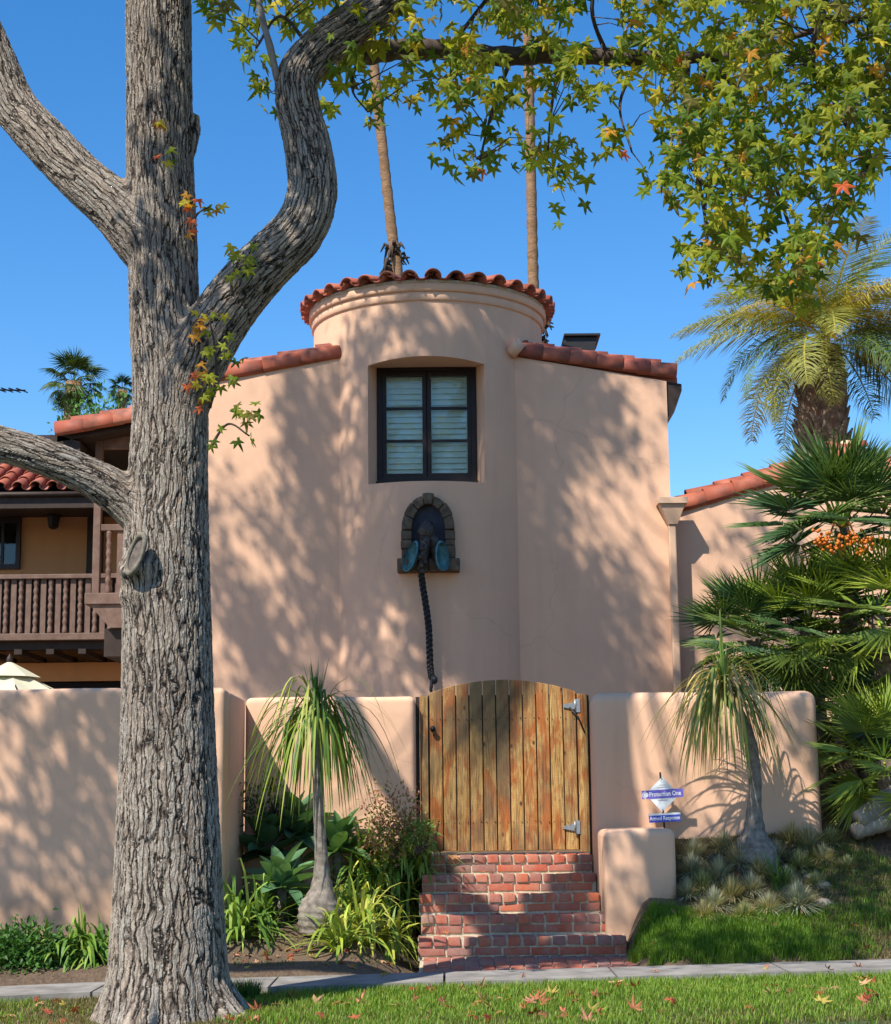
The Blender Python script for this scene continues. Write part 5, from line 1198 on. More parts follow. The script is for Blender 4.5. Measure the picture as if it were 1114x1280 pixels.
def fan_mesh(nleaf=26, R=0.42, pet=0.5, spread=115, droop=0.15, wmul=1.0, seed=0, split=0.45):
    """petiole along +x then a fan of folded, split segments; local z up"""
    r_ = random.Random(seed); V = []; F_ = []; T = []
    # petiole
    for i in range(3):
        x = pet * i / 2; w = 0.009 - 0.002 * i
        for a in (-1, 1): V.append((x, a * w, -0.02 * math.sin(i))); T.append((1.5, 1.6, 1.2))
    F_ += [(0, 2, 3), (0, 3, 1), (2, 4, 5), (2, 5, 3)]
    for i in range(nleaf):
        a = math.radians(-spread + 2 * spread * i / (nleaf - 1) + r_.uniform(-2.5, 2.5)); L = R * (1 - 0.18 * abs(a) / PI) * r_.uniform(0.9, 1.06); c, s = math.cos(a), math.sin(a)
        wd = math.radians(spread / nleaf) * L * split * 0.95 * wmul; lift = r_.uniform(-.05, .05)
        def P(u, v, h): return (pet + u * c - v * s, u * s + v * c, h + lift * u - droop * (u / R) ** 2 * R + 0.10 * abs(math.sin(a)) * u)
        n = len(V); V += [P(0, 0, 0), P(L * split, -wd, -.006), P(L * split, 0, .012), P(L * split, wd, -.006), P(L * .8, -wd * .5, -.003), P(L * .8, wd * .5, -.003), P(L, 0, 0)]
        k = r_.uniform(.85, 1.15); T += [(k, k, k)] * 6 + [(k * 1.5, k * 1.3, k * 1.0)]
        F_ += [(n, n + 1, n + 2), (n, n + 2, n + 3), (n + 1, n + 4, n + 2), (n + 2, n + 5, n + 3), (n + 4, n + 6, n + 2), (n + 2, n + 6, n + 5)]
    return np_mesh('frond_mesh', np.array(V), np.array(F_), M['frond'], np.array(T))
def place_fronds(parent, c, meshes, n, el0, el1, s0, s1, cols, r0=0.05, seed=0, name='frond', azc=None, azw=None):
    r_ = random.Random(seed)
    for i in range(n):
        az = 2 * PI * (i * 0.381966) + r_.uniform(-.3, .3)
        if azc is not None: az = azc + r_.uniform(-azw, azw)
        t = i / max(1, n - 1); el = math.radians(el0 + (el1 - el0) * t + r_.uniform(-9, 9))
        d = Vector((math.cos(az) * math.cos(el), math.sin(az) * math.cos(el), math.sin(el))); z = Vector((0, 0, 1)) if abs(d.z) < 0.97 else Vector((math.cos(az), math.sin(az), 0)) * -1
        sd = z.cross(d).normalized(); up = d.cross(sd); tw_ = r_.uniform(-.35, .35)
        m3 = Matrix((d, sd, up)).transposed().to_4x4() @ Matrix.Rotation(tw_, 4, 'X'); s = r_.uniform(s0, s1)
        col = cols[r_.randrange(len(cols))]; k = r_.uniform(.85, 1.15)
        link(name, meshes[i % len(meshes)], parent, Matrix.Translation(Vector(c) + d * r0) @ m3 @ Matrix.Diagonal((s, s, s, 1)), color=(col[0] * k, col[1] * k, col[2] * k, 1))
fan_big = [fan_mesh(30, 0.75, 0.9, 120, 0.55, seed=i) for i in range(3)]
G1 = [(0.050, 0.085, 0.022), (0.065, 0.11, 0.03), (0.09, 0.14, 0.03)]
t1, c1 = tall_palm([(466, 60), (472, 125), (480, 200), (490, 290), (497, 345)], 42, 0.12, 0.15, 'tall slender palm trunk rising behind the left side of the round tower roof', (492, 322))
place_fronds(t1, c1, fan_big, 26, 80, -50, 1.0, 1.2, G1, seed=4)
t2, c2_ = tall_palm([(660, 60), (662, 130), (664, 220), (666, 320), (669, 420)], 42, 0.125, 0.15, 'tall slender palm trunk rising behind the right side of the round tower roof', (672, 412))
place_fronds(t2, c2_, fan_big, 26, 80, -50, 1.0, 1.2, G1, seed=5)
# fan palm at far left
cL = at(92, 478, 38); fp = thing('fan_palm', (cL.x, 38, 0.5), 'bushy headed fan palm beyond the roof at far left', 'palm tree')
MB().tube([(cL.x - .1, 38, .5), (cL.x - .1, 38, 6), cL], [0.18, 0.16, 0.2], 12).obj('trunk', M['palmtrunk'], fp)
place_fronds(fp, cL, [fan_mesh(24, 0.42, 0.42, 115, 0.6, seed=9 + i) for i in range(3)], 34, 85, -70, 0.85, 1.05, G1, seed=6)
cL = at(153, 488, 40); fp = thing('fan_palm', (cL.x, 40, 0.5), 'small dark palm head just left of the trunk, beyond the roof', 'palm tree')
MB().tube([(cL.x, 40, .5), (cL.x, 40, 6), cL], [0.12, 0.12, 0.12], 12).obj('trunk', M['palmtrunk'], fp)
place_fronds(fp, cL, [fan_mesh(20, 0.25, 0.2, 115, 0.6, seed=19 + i) for i in range(2)], 18, 85, -70, 0.85, 1.05, [(0.03, 0.06, 0.02)], seed=7)
def bush(name, c, rad, n, cols, size, label, cat, mat='frond', parent=None, leafv=None, trunk=True, seed=0, upr=0.6):
    r_ = np.random.default_rng(seed); th_ = thing(name, (c[0], c[1], c[2] - rad[2] * 1.0), label, cat) if parent is None else parent
    nc = max(4, n // 40); cen = r_.normal(0, 1, (nc, 3)); cen /= np.linalg.norm(cen, axis=1, keepdims=True); cen *= r_.uniform(.3, .85, (nc, 1)) * np.array(rad)
    L = cen[r_.integers(0, nc, n)] + r_.normal(0, .22, (n, 3)) * np.array(rad) + np.array(c)
    v = np.array([(0, 0, 0), (0.4, -.26, 0.03), (0.4, 0, -.03), (0.4, .26, 0.03), (1, 0, -.06)]) if leafv is None else leafv; f = np.array([(0, 1, 2), (0, 2, 3), (1, 4, 2), (2, 4, 3)])
    X = (L - np.array(c)) / np.array(rad) + r_.normal(0, .7, (n, 3)); Z = r_.normal(0, .5, (n, 3)) + np.array([0, -.3, upr])
    cc_ = np.array(cols)[r_.integers(0, len(cols), n)] * r_.uniform(.75, 1.25, (n, 1))
    scatter('leaves', v, f, rot_from(X, Z), L, r_.uniform(.7, 1.2, n) * size, cc_, M[mat], th_, 'stuff')
    if trunk:
        b = MB(); g_ = Vector((c[0], c[1], c[2] - rad[2]))
        for i in range(6): q = Vector(cen[i % nc] + np.array(c)); b.tube([g_, g_.lerp(q, .5) + Vector((.02 * i, 0, 0)), q], [size * .25, size * .18, size * .08], 5, False)
        b.obj('stems', M['twig'], th_)
    return th_
q = at(128, 508, 30); bush('green_tree', (q.x, 30, q.z - .7), (0.75, .8, 1.0), 2500, [(0.06, 0.15, 0.025), (0.09, 0.20, 0.03)], 0.10, 'bright green treetop beyond the roof left of the trunk', 'tree')

# queen palm
QY = 22.0
qc = at(1036, 432, QY); qp = thing('queen_palm', (qc.x - .1, QY, 0.5), 'large feathery palm with arching yellow green fronds behind the right wing', 'palm tree')
b = MB(); base = at(1028, 560, QY)
pr = spline([(base.x, QY, 0.5, 0.26), (base.x, QY, base.z - 1, 0.28), (base.x, QY, base.z, 0.31), (at(1028, 510, QY).x, QY, at(1028, 510, QY).z, 0.33), (at(1032, 470, QY).x, QY, at(1032, 470, QY).z, 0.28), (qc.x, QY, qc.z, 0.16)], 8)
b.tube([tuple(x[:3]) for x in pr], [x[3] for x in pr], 16); b.obj('trunk', M['boots'], qp)
for i in range(60):
    t = i / 60; z = base.z - .3 + t * 1.35; a = i * 2.4; r0 = 0.30 - 0.08 * t; p0 = Vector((base.x + .03 * t, QY, z)) + Vector((math.cos(a), math.sin(a), 0)) * r0
    MB().tube([p0, p0 + Vector((math.cos(a) * .05, math.sin(a) * .05, .14)), p0 + Vector((math.cos(a) * .12, math.sin(a) * .12, .26))], [0.055, 0.045, 0.012], 5).obj('leaf_base', M['boots'], qp)
def feather(L=2.4, n=96, arch=1.5, seed=0, ll=0.50):
    r_ = random.Random(seed); V = []; F_ = []; T = []
    def sp(t):   # arc in xz: starts up and out, droops
        a = t * arch; R = L / arch; return Vector((R * math.sin(a), 0, -R * (1 - math.cos(a)))), Vector((math.cos(a), 0, -math.sin(a)))
    for i in range(13):
        p, d = sp(i / 12); w = 0.022 * (1 - i / 13) + .003; V += [(p.x, -w, p.z), (p.x, w, p.z)]; T += [(2.2, 1.7, 1.0)] * 2
        if i: k = 2 * i; F_ += [(k - 2, k, k + 1), (k - 2, k + 1, k - 1)]
    for i in range(n):
        t = 0.12 + 0.88 * (i + r_.random() * .5) / n; p, d = sp(t); l_ = ll * (math.sin(PI * min(1, t * 0.9 + .12)) * .8 + .25) * r_.uniform(.8, 1.1)
        for s in (-1, 1):
            up = r_.uniform(-.5, .6); dr = (Vector((0, s, 0)) + d * r_.uniform(.4, .8) + Vector((0, 0, up))).normalized(); m1 = p + dr * l_ * .5; m2 = p + dr * l_ * .8 + Vector((0, 0, -l_ * .16)); e = p + dr * l_ * .97 + Vector((0, 0, -l_ * .38))
            w = Vector(d) * 0.0075; kk = len(V); V += [tuple(p - w * .6), tuple(p + w * .6), tuple(m1 - w), tuple(m1 + w), tuple(m2 - w * .7), tuple(m2 + w * .7), tuple(e)]
            q_ = r_.uniform(.8, 1.2); T += [(q_, q_, q_)] * 6 + [(q_ * 1.4, q_ * 1.2, q_)]
            F_ += [(kk, kk + 2, kk + 3), (kk, kk + 3, kk + 1), (kk + 2, kk + 4, kk + 5), (kk + 2, kk + 5, kk + 3), (kk + 4, kk + 6, kk + 5)]
    return np_mesh('feather_mesh', np.array([tuple(v) for v in V]), np.array(F_), M['frond'], np.array(T))
fe = [feather(2.2, 110, 1.5, 1), feather(1.9, 100, 1.9, 2), feather(2.3, 115, 1.2, 3)]
QG = [(0.16, 0.24, 0.06), (0.30, 0.32, 0.06), (0.12, 0.20, 0.06), (0.42, 0.36, 0.07)]
place_fronds(qp, qc, fe, 30, 82, 16, 0.85, 1.08, QG, 0.12, seed=12)
place_fronds(qp, qc, fe[:2], 9, 20, -8, 0.65, 0.85, QG, 0.12, seed=14)
for az, el, m_, s in ((3.35, 25, 2, 1.05), (2.95, 50, 0, 1.0), (-0.2, 30, 0, 1.0), (0.35, 48, 2, 1.0), (3.7, 5, 1, .95), (-0.5, 2, 1, .95), (1.4 + 3.14, 45, 1, .95)):
    d = Vector((math.cos(az) * math.cos(math.radians(el)), math.sin(az) * math.cos(math.radians(el)), math.sin(math.radians(el)))); sd = Vector((0, 0, 1)).cross(d).normalized(); up = d.cross(sd)
    link('frond', fe[m_], qp, Matrix.Translation(qc) @ Matrix((d, sd, up)).transposed().to_4x4() @ Matrix.Diagonal((s, s, s, 1)), color=(0.28, 0.30, 0.06, 1))

# ================================================================== CLUMP OF FAN PALMS AT RIGHT
fm = [fan_mesh(26, 0.40, 0.34, 105, 0.10, 0.75, seed=30 + i, split=0.42) for i in range(4)]
def clump_palm(px, py, Y, n, s0, s1, el0, el1, cols, label, seed, fruit=False, r=0.09):
    c = at(px, py, Y); zb_ = gh(c.x, min(Y, 13.9)) if Y < 14 else 0.65; th_ = thing('fan_palm', (c.x, Y, zb_), label, 'palm tree')
    b = MB(); q = spline([(c.x + .08, Y + .05, zb_, r), (c.x + .05, Y, zb_ + (c.z - zb_) * .5, r * 1.1), (c.x, Y, c.z, r * .8)], 6); b.tube([tuple(x[:3]) for x in q], [x[3] for x in q], 12); b.obj('trunk', M['boots'], th_)
    place_fronds(th_, c, fm, n, el0, el1, s0, s1, cols, 0.04, seed)
    return th_, c
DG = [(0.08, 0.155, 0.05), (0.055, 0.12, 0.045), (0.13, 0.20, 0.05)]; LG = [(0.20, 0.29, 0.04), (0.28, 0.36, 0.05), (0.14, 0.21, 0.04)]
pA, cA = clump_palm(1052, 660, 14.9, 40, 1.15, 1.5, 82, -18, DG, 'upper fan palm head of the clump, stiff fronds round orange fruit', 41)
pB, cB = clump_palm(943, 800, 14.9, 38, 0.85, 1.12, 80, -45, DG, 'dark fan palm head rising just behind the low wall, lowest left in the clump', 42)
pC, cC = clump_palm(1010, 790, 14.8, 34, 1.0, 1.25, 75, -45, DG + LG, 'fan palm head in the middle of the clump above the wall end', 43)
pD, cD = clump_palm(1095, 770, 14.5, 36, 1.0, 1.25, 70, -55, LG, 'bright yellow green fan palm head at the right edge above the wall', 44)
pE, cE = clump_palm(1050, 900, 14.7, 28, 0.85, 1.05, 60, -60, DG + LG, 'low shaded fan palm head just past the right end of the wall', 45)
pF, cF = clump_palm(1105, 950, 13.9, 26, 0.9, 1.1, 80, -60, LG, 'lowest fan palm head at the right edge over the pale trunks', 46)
fr_me = lump((0, 0, 0), (1, 1, 1), amp=0.05).mesh(M['fruit'], 'fruit_mesh')
for cx_, cy_ in ((1028, 675), (1046, 683), (1062, 672), (1082, 682)):
    for j in range(26):
        p = at(cx_ + RNG.normal(0, 7), cy_ + RNG.normal(0, 6), 14.12 + RNG.uniform(-.05, .05)); link('fruit', fr_me, pA, Matrix.Translation(p) @ Matrix.Diagonal((.015, .015, .015, 1)))
for cx_ in (1035, 1072): MB().tube([cA, (cA + at(cx_, 660, 14.3)) / 2 + Vector((0, 0, .05)), at(cx_, 676, 14.12)], [0.014, .01, .007], 6).obj('fruit_stalk', M['fruit'], pA)
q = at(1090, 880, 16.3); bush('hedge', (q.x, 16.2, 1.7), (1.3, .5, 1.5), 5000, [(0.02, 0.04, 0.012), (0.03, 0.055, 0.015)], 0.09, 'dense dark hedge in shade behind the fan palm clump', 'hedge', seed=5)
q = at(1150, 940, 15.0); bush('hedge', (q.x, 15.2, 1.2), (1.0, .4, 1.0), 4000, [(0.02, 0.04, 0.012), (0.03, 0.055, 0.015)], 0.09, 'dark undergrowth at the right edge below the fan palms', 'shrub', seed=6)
# pale old trunks lying at the right edge
for (a, b_, w, lab) in (((1072, 1026), (1150, 985), 0.10, 'upper pale leaning palm trunk at the right edge'), ((1068, 1040), (1160, 1018), 0.09, 'lower pale palm trunk lying along the ground at the right edge')):
    p, q = at(a[0], a[1], 13.7), at(b_[0], b_[1], 13.9); s_ = MB(); fth = thing('palm_log', p, lab, 'tree trunk'); pts_ = spline([tuple(p) + (w * .7,), tuple(p.lerp(q, .5) + Vector((0, 0, .03))) + (w,), tuple(q) + (w * 1.1,)], 10)
    s_.tube([tuple(x[:3]) for x in pts_], [x[3] * (1 + .08 * math.sin(i * 2.2)) for i, x in enumerate(pts_)], 14); s_.obj('bark', M['rock'], fth)

# ================================================================== PONYTAIL PALMS
def ribbons(name, c, n, L, w, up, cols, parent, seed, spread=1.0, seg=9, rr=0.03, grav=1.0, hang=True, kind='stuff', jit=0.0):
    r_ = np.random.default_rng(seed); V = []; F_ = []; T = []
    for i in range(n):
        az = r_.uniform(0, 2 * PI); e = math.radians(r_.uniform(up[0], up[1])); d = np.array([math.cos(az) * math.cos(e), math.sin(az) * math.cos(e), math.sin(e)]) ; l_ = L * r_.uniform(.7, 1.1)
        p = np.array(c, float) + d * rr + r_.normal(0, 1, 3) * jit; vel = d * spread; vel = d.copy(); col = np.array(cols[r_.integers(len(cols))]) * r_.uniform(.75, 1.25); sdv = np.cross(d, [0, 0, 1]); sdv /= np.linalg.norm(sdv) + 1e-9
        tw = r_.uniform(-.5, .5); n0 = len(V); g = grav * r_.uniform(.5, 1.5)
        for k in range(seg + 1):
            t = k / seg; ww = w * (1 - t ** 3) * (0.6 + 0.4 * min(1, t * 5)); s2 = sdv * math.cos(tw * t) + np.array([0, 0, 1]) * math.sin(tw * t) * .5
            V += [p - s2 * ww, p + s2 * ww]; T += [col * (0.85 + 0.4 * t)] * 2
            vel = vel + np.array([0, 0, -g * 0.9 / seg * 2.2]); vn = vel / np.linalg.norm(vel); p = p + vn * l_ / seg
            if k: a = n0 + 2 * k; F_ += [(a - 2, a, a + 1), (a - 2, a + 1, a - 1)]
    o = link(name, np_mesh(name, np.array(V), np.array(F_), M['frond'], np.array(T)), parent)
    if kind: o['kind'] = kind
    return o
def ponytail(path, Y, label, seed, n, cols, L, crown_r=1.0):
    pts_ = limb_pts([(x, y, w, Y + dy) for x, y, w, dy in path]); th_ = thing('ponytail_palm', pts_[0][:3], label, 'ponytail palm'); q = spline(pts_, 7)
    b = MB(); b.tube([tuple(x[:3]) for x in q], [x[3] * (1 + .04 * math.sin(i * 1.7)) for i, x in enumerate(q)], 18); b.obj('trunk', M['ponytrunk'], th_)
    c = Vector(tuple(q[-1][:3]))
    ribbons('leaves', c, n, L, 0.0085, (5, 80), cols, th_, seed, grav=2.1, seg=11, jit=.03)
    ribbons('spear_leaves', c + Vector((0, 0, .0)), 26, L * .42, 0.006, (70, 89), cols[:2], th_, seed + 1, grav=0.12, seg=5)
    return th_
CG = [(0.07, 0.14, 0.03), (0.10, 0.18, 0.03), (0.20, 0.28, 0.04), (0.30, 0.34, 0.07)]
ponytail([(398, 1168, 46, 0), (399, 1150, 54, 0), (400, 1132, 50, 0), (402, 1112, 30, 0), (402, 1080, 18, 0), (400, 1040, 15, 0), (398, 990, 14, 0), (397, 940, 14, 0), (396, 895, 14, 0)], 12.7, 'left ponytail palm with green leaves hanging in front of the wall left of the gate', 51, 180, CG, 1.0)
PG = [(0.13, 0.24, 0.05), (0.26, 0.30, 0.06), (0.45, 0.37, 0.12), (0.52, 0.40, 0.18)]
ponytail([(945, 1092, 62, 0), (945, 1066, 54, 0), (943, 1052, 44, 0), (943, 1038, 29, 0), (943, 1010, 19, 0), (944, 975, 16, -.02), (939, 930, 15, -.05), (925, 895, 15, -.08), (905, 862, 17, -.1)], 13.4, 'right ponytail palm with straw tipped leaves and leaning trunk, right of the sign', 53, 230, PG, 0.95)
q = at(905, 858, 13.3); b = MB(); b.tube([q, at(902, 800, 13.3), at(900, 762, 13.3)], [0.008, .012, .006], 6); stalk = b.obj('flower_stalk', M['frond'], None); white_tint(stalk.data); stalk.color = (0.12, 0.17, 0.04, 1)
tag(stalk, 'upright green flower stalk above the right ponytail palm', 'flower stalk')

# ================================================================== AGAVES, STRAP PLANTS, SHRUBS
def agave_leaf(L=0.36, W_=0.062, curl=0.5, seed=0):
    V = []; F_ = []; T = []; n = 8
    for k in range(n + 1):
        t = k / n; w = W_ * math.sin(PI * min(1, (t * .82 + .16))) ** .8 if t < 1 else 0; a = curl * t; x = L * (math.sin(a) / max(curl, .01)); z = -L * (1 - math.cos(a)) / max(curl, .01)
        V += [(x, -w, z + .55 * w), (x, 0, z), (x, w, z + .55 * w)]; kk = 0.9 + .3 * t; T += [(kk * 1.15, kk * 1.15, kk * 1.1), (kk, kk, kk), (kk * 1.15, kk * 1.15, kk * 1.1)]
        if k: m_ = 3 * k; F_ += [(m_ - 3, m_, m_ + 1), (m_ - 3, m_ + 1, m_ - 2), (m_ - 2, m_ + 1, m_ + 2), (m_ - 2, m_ + 2, m_ - 1)]
    return np_mesh('agave_leaf_mesh', np.array(V), np.array(F_), M['frond'], np.array(T), True)
ag = [agave_leaf(.36, .072, .5), agave_leaf(.33, .068, .2), agave_leaf(.38, .07, .9)]
for (px_, py_, Y, s, lab, cols) in ((352, 1112, 12.2, .92, 'nearest blue green agave rosette left of the ponytail palm base', [(0.075, 0.15, 0.075), (0.055, 0.12, 0.06)]),
                                    (335, 1070, 13.3, 1.15, 'shaded agave rosette behind, in the corner of the walls', [(0.045, 0.10, 0.055)]),
                                    (422, 1066, 13.3, 1.0, 'agave rosette right of the ponytail palm trunk', [(0.05, 0.12, 0.05), (0.08, 0.16, 0.06)]),
                                    (372, 1045, 13.7, 1.0, 'farthest agave rosette against the stucco wall', [(0.04, 0.09, 0.045)])):
    for Y in np.linspace(11.9, 13.85, 60):
        c = at(px_, py_, Y)
        if c.z - 0.24 <= gh(c.x, Y): break
    Y = float(Y); th_ = thing('agave', (c.x, Y, gh(c.x, Y)), lab, 'agave')
    MB().tube([(c.x, Y, gh(c.x, Y) - .05), c], [0.035, 0.04], 8).obj('stem', M['ponytrunk'], th_)
    place_fronds(th_, c, ag, 20, 85, -8, s * .95, s * 1.2, [tuple(1.5 * q for q in c_) for c_ in cols], 0.02, int(px_), 'leaf')
YG = [(0.17, 0.25, 0.03), (0.26, 0.32, 0.04), (0.12, 0.20, 0.03), (0.36, 0.36, 0.07)]; SG = [(0.07, 0.15, 0.025), (0.11, 0.20, 0.03), (0.18, 0.26, 0.05)]
straps = [(298, 1178, 60, 0.40, SG, 'strap leaved clump tucked against the right side of the big trunk'), (330, 1162, 55, 0.36, SG, 'strap leaved clump between the big trunk and the agave'), (425, 1190, 40, .30, YG, 'small yellow green strap clump in front of the ponytail palm bulb'),
          (455, 1180, 55, .36, YG, 'yellow green strap clump right of the bulb, near the pavement'), (486, 1195, 45, .30, YG, 'front yellow strap clump nearest the brick path'), (470, 1140, 60, .42, YG, 'strap clump at mid height of the bed beside the steps'),
          (505, 1130, 60, .40, YG, 'strap clump leaning over the edge of the steps'), (500, 1095, 55, .40, SG, 'green strap clump close to the foot of the gate'), (450, 1105, 50, .38, SG, 'green strap clump behind the bulb'),
          (520, 1165, 45, .32, YG, 'yellow green strap clump pressed against the left end of the bottom step'), (440, 1150, 45, .36, YG, 'yellowish strap clump right beside the ponytail palm bulb'), (480, 1118, 50, .42, YG, 'tall yellow green strap clump in the middle of the bed by the steps'), (525, 1100, 40, .34, SG, 'green strap clump spilling over the upper left steps'), (375, 1150, 35, .26, SG, 'low green strap clump left of the ponytail palm bulb'),
          (70, 1215, 55, .22, SG, 'strap leaved clump left of the big trunk, nearest the leafy shrub'), (100, 1200, 60, .28, SG, 'strap leaved clump touching the left side of the big trunk'), (125, 1215, 45, .24, SG, 'low strap clump half hidden by the big trunk')]
for i, (px_, py_, n, L, cols, lab) in enumerate(straps):
    p = on_ground(px_, py_ - 2) if i < 14 else None
    if p is None: p = at(px_, 1200, 12.1); p.z = gh(p.x, p.y)
    th_ = thing('strap_leaf_plant', p, lab, 'plant'); ribbons('leaves', p, int(n * 1.4), L * 1.5, 0.0145, (30, 88), [tuple(1.25 * q for q in c_) for c_ in cols], th_, 100 + i, grav=0.75, seg=6, jit=.03)
q = at(28, 1192, 12.15); bush('leafy_shrub', (q.x + .05, 12.1, q.z + .0), (.36, .28, .22), 3600, [(0.045, 0.13, 0.02), (0.07, 0.18, 0.03), (0.03, 0.09, 0.015)], 0.045, 'bright green leafy shrub at the far left below the stucco wall', 'shrub', seed=21)
q = at(-60, 1190, 12.15); bush('leafy_shrub', (q.x, 12.1, q.z), (.40, .28, .22), 2600, [(0.045, 0.13, 0.02), (0.07, 0.18, 0.03), (0.03, 0.09, 0.015)], 0.045, 'leafy shrub cut by the left edge of the picture', 'shrub', seed=22)
q = at(490, 1025, 13.6); bush('red_shrub', (q.x, 13.6, q.z), (.30, .22, .30), 1500, [(0.18, 0.18, 0.05), (0.32, 0.16, 0.08), (0.45, 0.20, 0.14), (0.22, 0.25, 0.06)], 0.035, 'airy shrub with reddish new leaves against the wall left of the gate', 'shrub', seed=23)
q = at(520, 1045, 13.5); bush('fern_shrub', (q.x, 13.5, q.z), (.18, .15, .14), 500, [(0.14, 0.25, 0.05), (0.24, 0.34, 0.08)], 0.035, 'small bright ferny shrub at the left gate post', 'shrub', seed=24)
q = at(300, 1010, 13.6); bush('dark_shrub', (q.x + .2, 13.75, q.z), (.22, .12, .35), 500, [(0.03, 0.07, 0.02), (0.06, 0.10, 0.03)], 0.04, 'thin shaded shrub in the wall corner behind the agaves', 'shrub', seed=25)
# bank: fescue tufts
def tuft_mesh(cols, seed, n=800, L=0.16):
    r_ = np.random.default_rng(seed); az = r_.uniform(0, 2 * PI, n); e = np.radians(r_.uniform(8, 88, n)); d = np.stack([np.cos(az) * np.cos(e), np.sin(az) * np.cos(e), np.sin(e)], 1); l_ = L * r_.uniform(.6, 1.1, n); V = []; F_ = []; T = []
    for i in range(n):
        s = np.cross(d[i], [0, 0, 1]); s /= np.linalg.norm(s) + 1e-9; w = .0014; p0 = d[i] * .02; p1 = d[i] * l_[i] * .6; p2 = d[i] * l_[i] + np.array([0, 0, -.25 * l_[i] * math.cos(e[i])]); k = len(V)
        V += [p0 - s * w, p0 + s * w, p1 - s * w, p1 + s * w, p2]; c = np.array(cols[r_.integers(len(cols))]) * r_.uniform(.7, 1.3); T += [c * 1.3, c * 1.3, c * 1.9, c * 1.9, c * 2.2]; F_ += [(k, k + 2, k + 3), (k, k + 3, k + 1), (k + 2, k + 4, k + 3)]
    return np_mesh('tuft_mesh', np.array(V), np.array(F_), M['frond'], np.array(T))
blue = [(0.17, 0.20, 0.16), (0.20, 0.22, 0.18), (0.15, 0.17, 0.11), (0.26, 0.22, 0.13)]; tan = [(0.32, 0.26, 0.15), (0.24, 0.20, 0.11), (0.15, 0.17, 0.07)]; grn = [(0.10, 0.14, 0.05), (0.14, 0.17, 0.07)]
tm_ = {'blue': [tuft_mesh(blue + [(0.25, 0.22, 0.14)], 1), tuft_mesh(blue, 2)], 'tan': [tuft_mesh(tan, 3), tuft_mesh(tan + blue, 4)], 'green': [tuft_mesh(grn + tan[:1], 5)]}
tufts = [(868, 1075, 'blue', 1.0), (866, 1098, 'blue', 1.1), (880, 1120, 'green', 1.1), (900, 1105, 'blue', 1.2), (893, 1140, 'blue', 1.0), (915, 1128, 'tan', 1.1), (925, 1088, 'tan', 1.3), (905, 1068, 'tan', 1.1), (940, 1120, 'blue', 1.0), (950, 1100, 'tan', 1.1), (962, 1142, 'tan', .9), (998, 1140, 'blue', 1.25), (985, 1110, 'blue', .9), (1000, 1090, 'green', 1.0), (1012, 1066, 'tan', 1.3), (990, 1060, 'tan', 1.2), (1030, 1080, 'tan', .9), (970, 1078, 'blue', 1.0), (1020, 1112, 'green', .8), (930, 1150, 'green', .8), (880, 1150, 'tan', .8), (1040, 1060, 'green', 1.0), (1060, 1090, 'green', .7), (860, 1125, 'blue', .9)]
nm = {'blue': 'blue grey', 'tan': 'straw coloured', 'green': 'dull green'}
tufts.sort(); cnt_ = {'blue': 0, 'tan': 0, 'green': 0}; ORD = 'first second third fourth fifth sixth seventh eighth ninth tenth eleventh'.split()
for i, (px_, py_, kd, s) in enumerate(tufts):
    p = on_ground(px_, py_); o = link('grass_tuft', tm_[kd][i % len(tm_[kd])], None, Matrix.Translation(p) @ Matrix.Rotation(i * 1.3, 4, 'Z') @ Matrix.Diagonal((s * 1.5, s * 1.5, s * 1.2, 1)))
    tag(o, nm[kd] + ' fescue tuft on the bank, ' + ORD[cnt_[kd]] + ' of its colour counting rightwards from the pier', 'grass tuft', 'fescue tufts on the right bank'); cnt_[kd] += 1
p = on_ground(975, 1118); th_ = thing('strap_leaf_plant', p, 'bright green upright grassy plant amid the fescue on the right bank', 'plant'); ribbons('leaves', p, 40, 0.30, 0.007, (60, 88), [(0.09, 0.18, 0.03), (0.06, 0.13, 0.02)], th_, 140, grav=.4, seg=5, jit=.02)
for i, (px_, py_, s, lab) in enumerate(((1030, 1133, .055, 'pale round stone at the edge of the lawn bank'), (1027, 1112, .06, 'grey stone above the pale one on the bank'), (1012, 1100, .045, 'small tan stone among the fescue'), (960, 1085, .07, 'flat grey stone at the foot of the right ponytail palm'), (955, 1066, .05, 'grey stone beside the right ponytail bulb'))):
    p = on_ground(px_, py_); tag(lump(p + Vector((0, 0, s * .3)), (s * 1.2, s, s * .7), seed=40 + i, amp=.18).obj('stone', M['rock']), lab, 'stone')

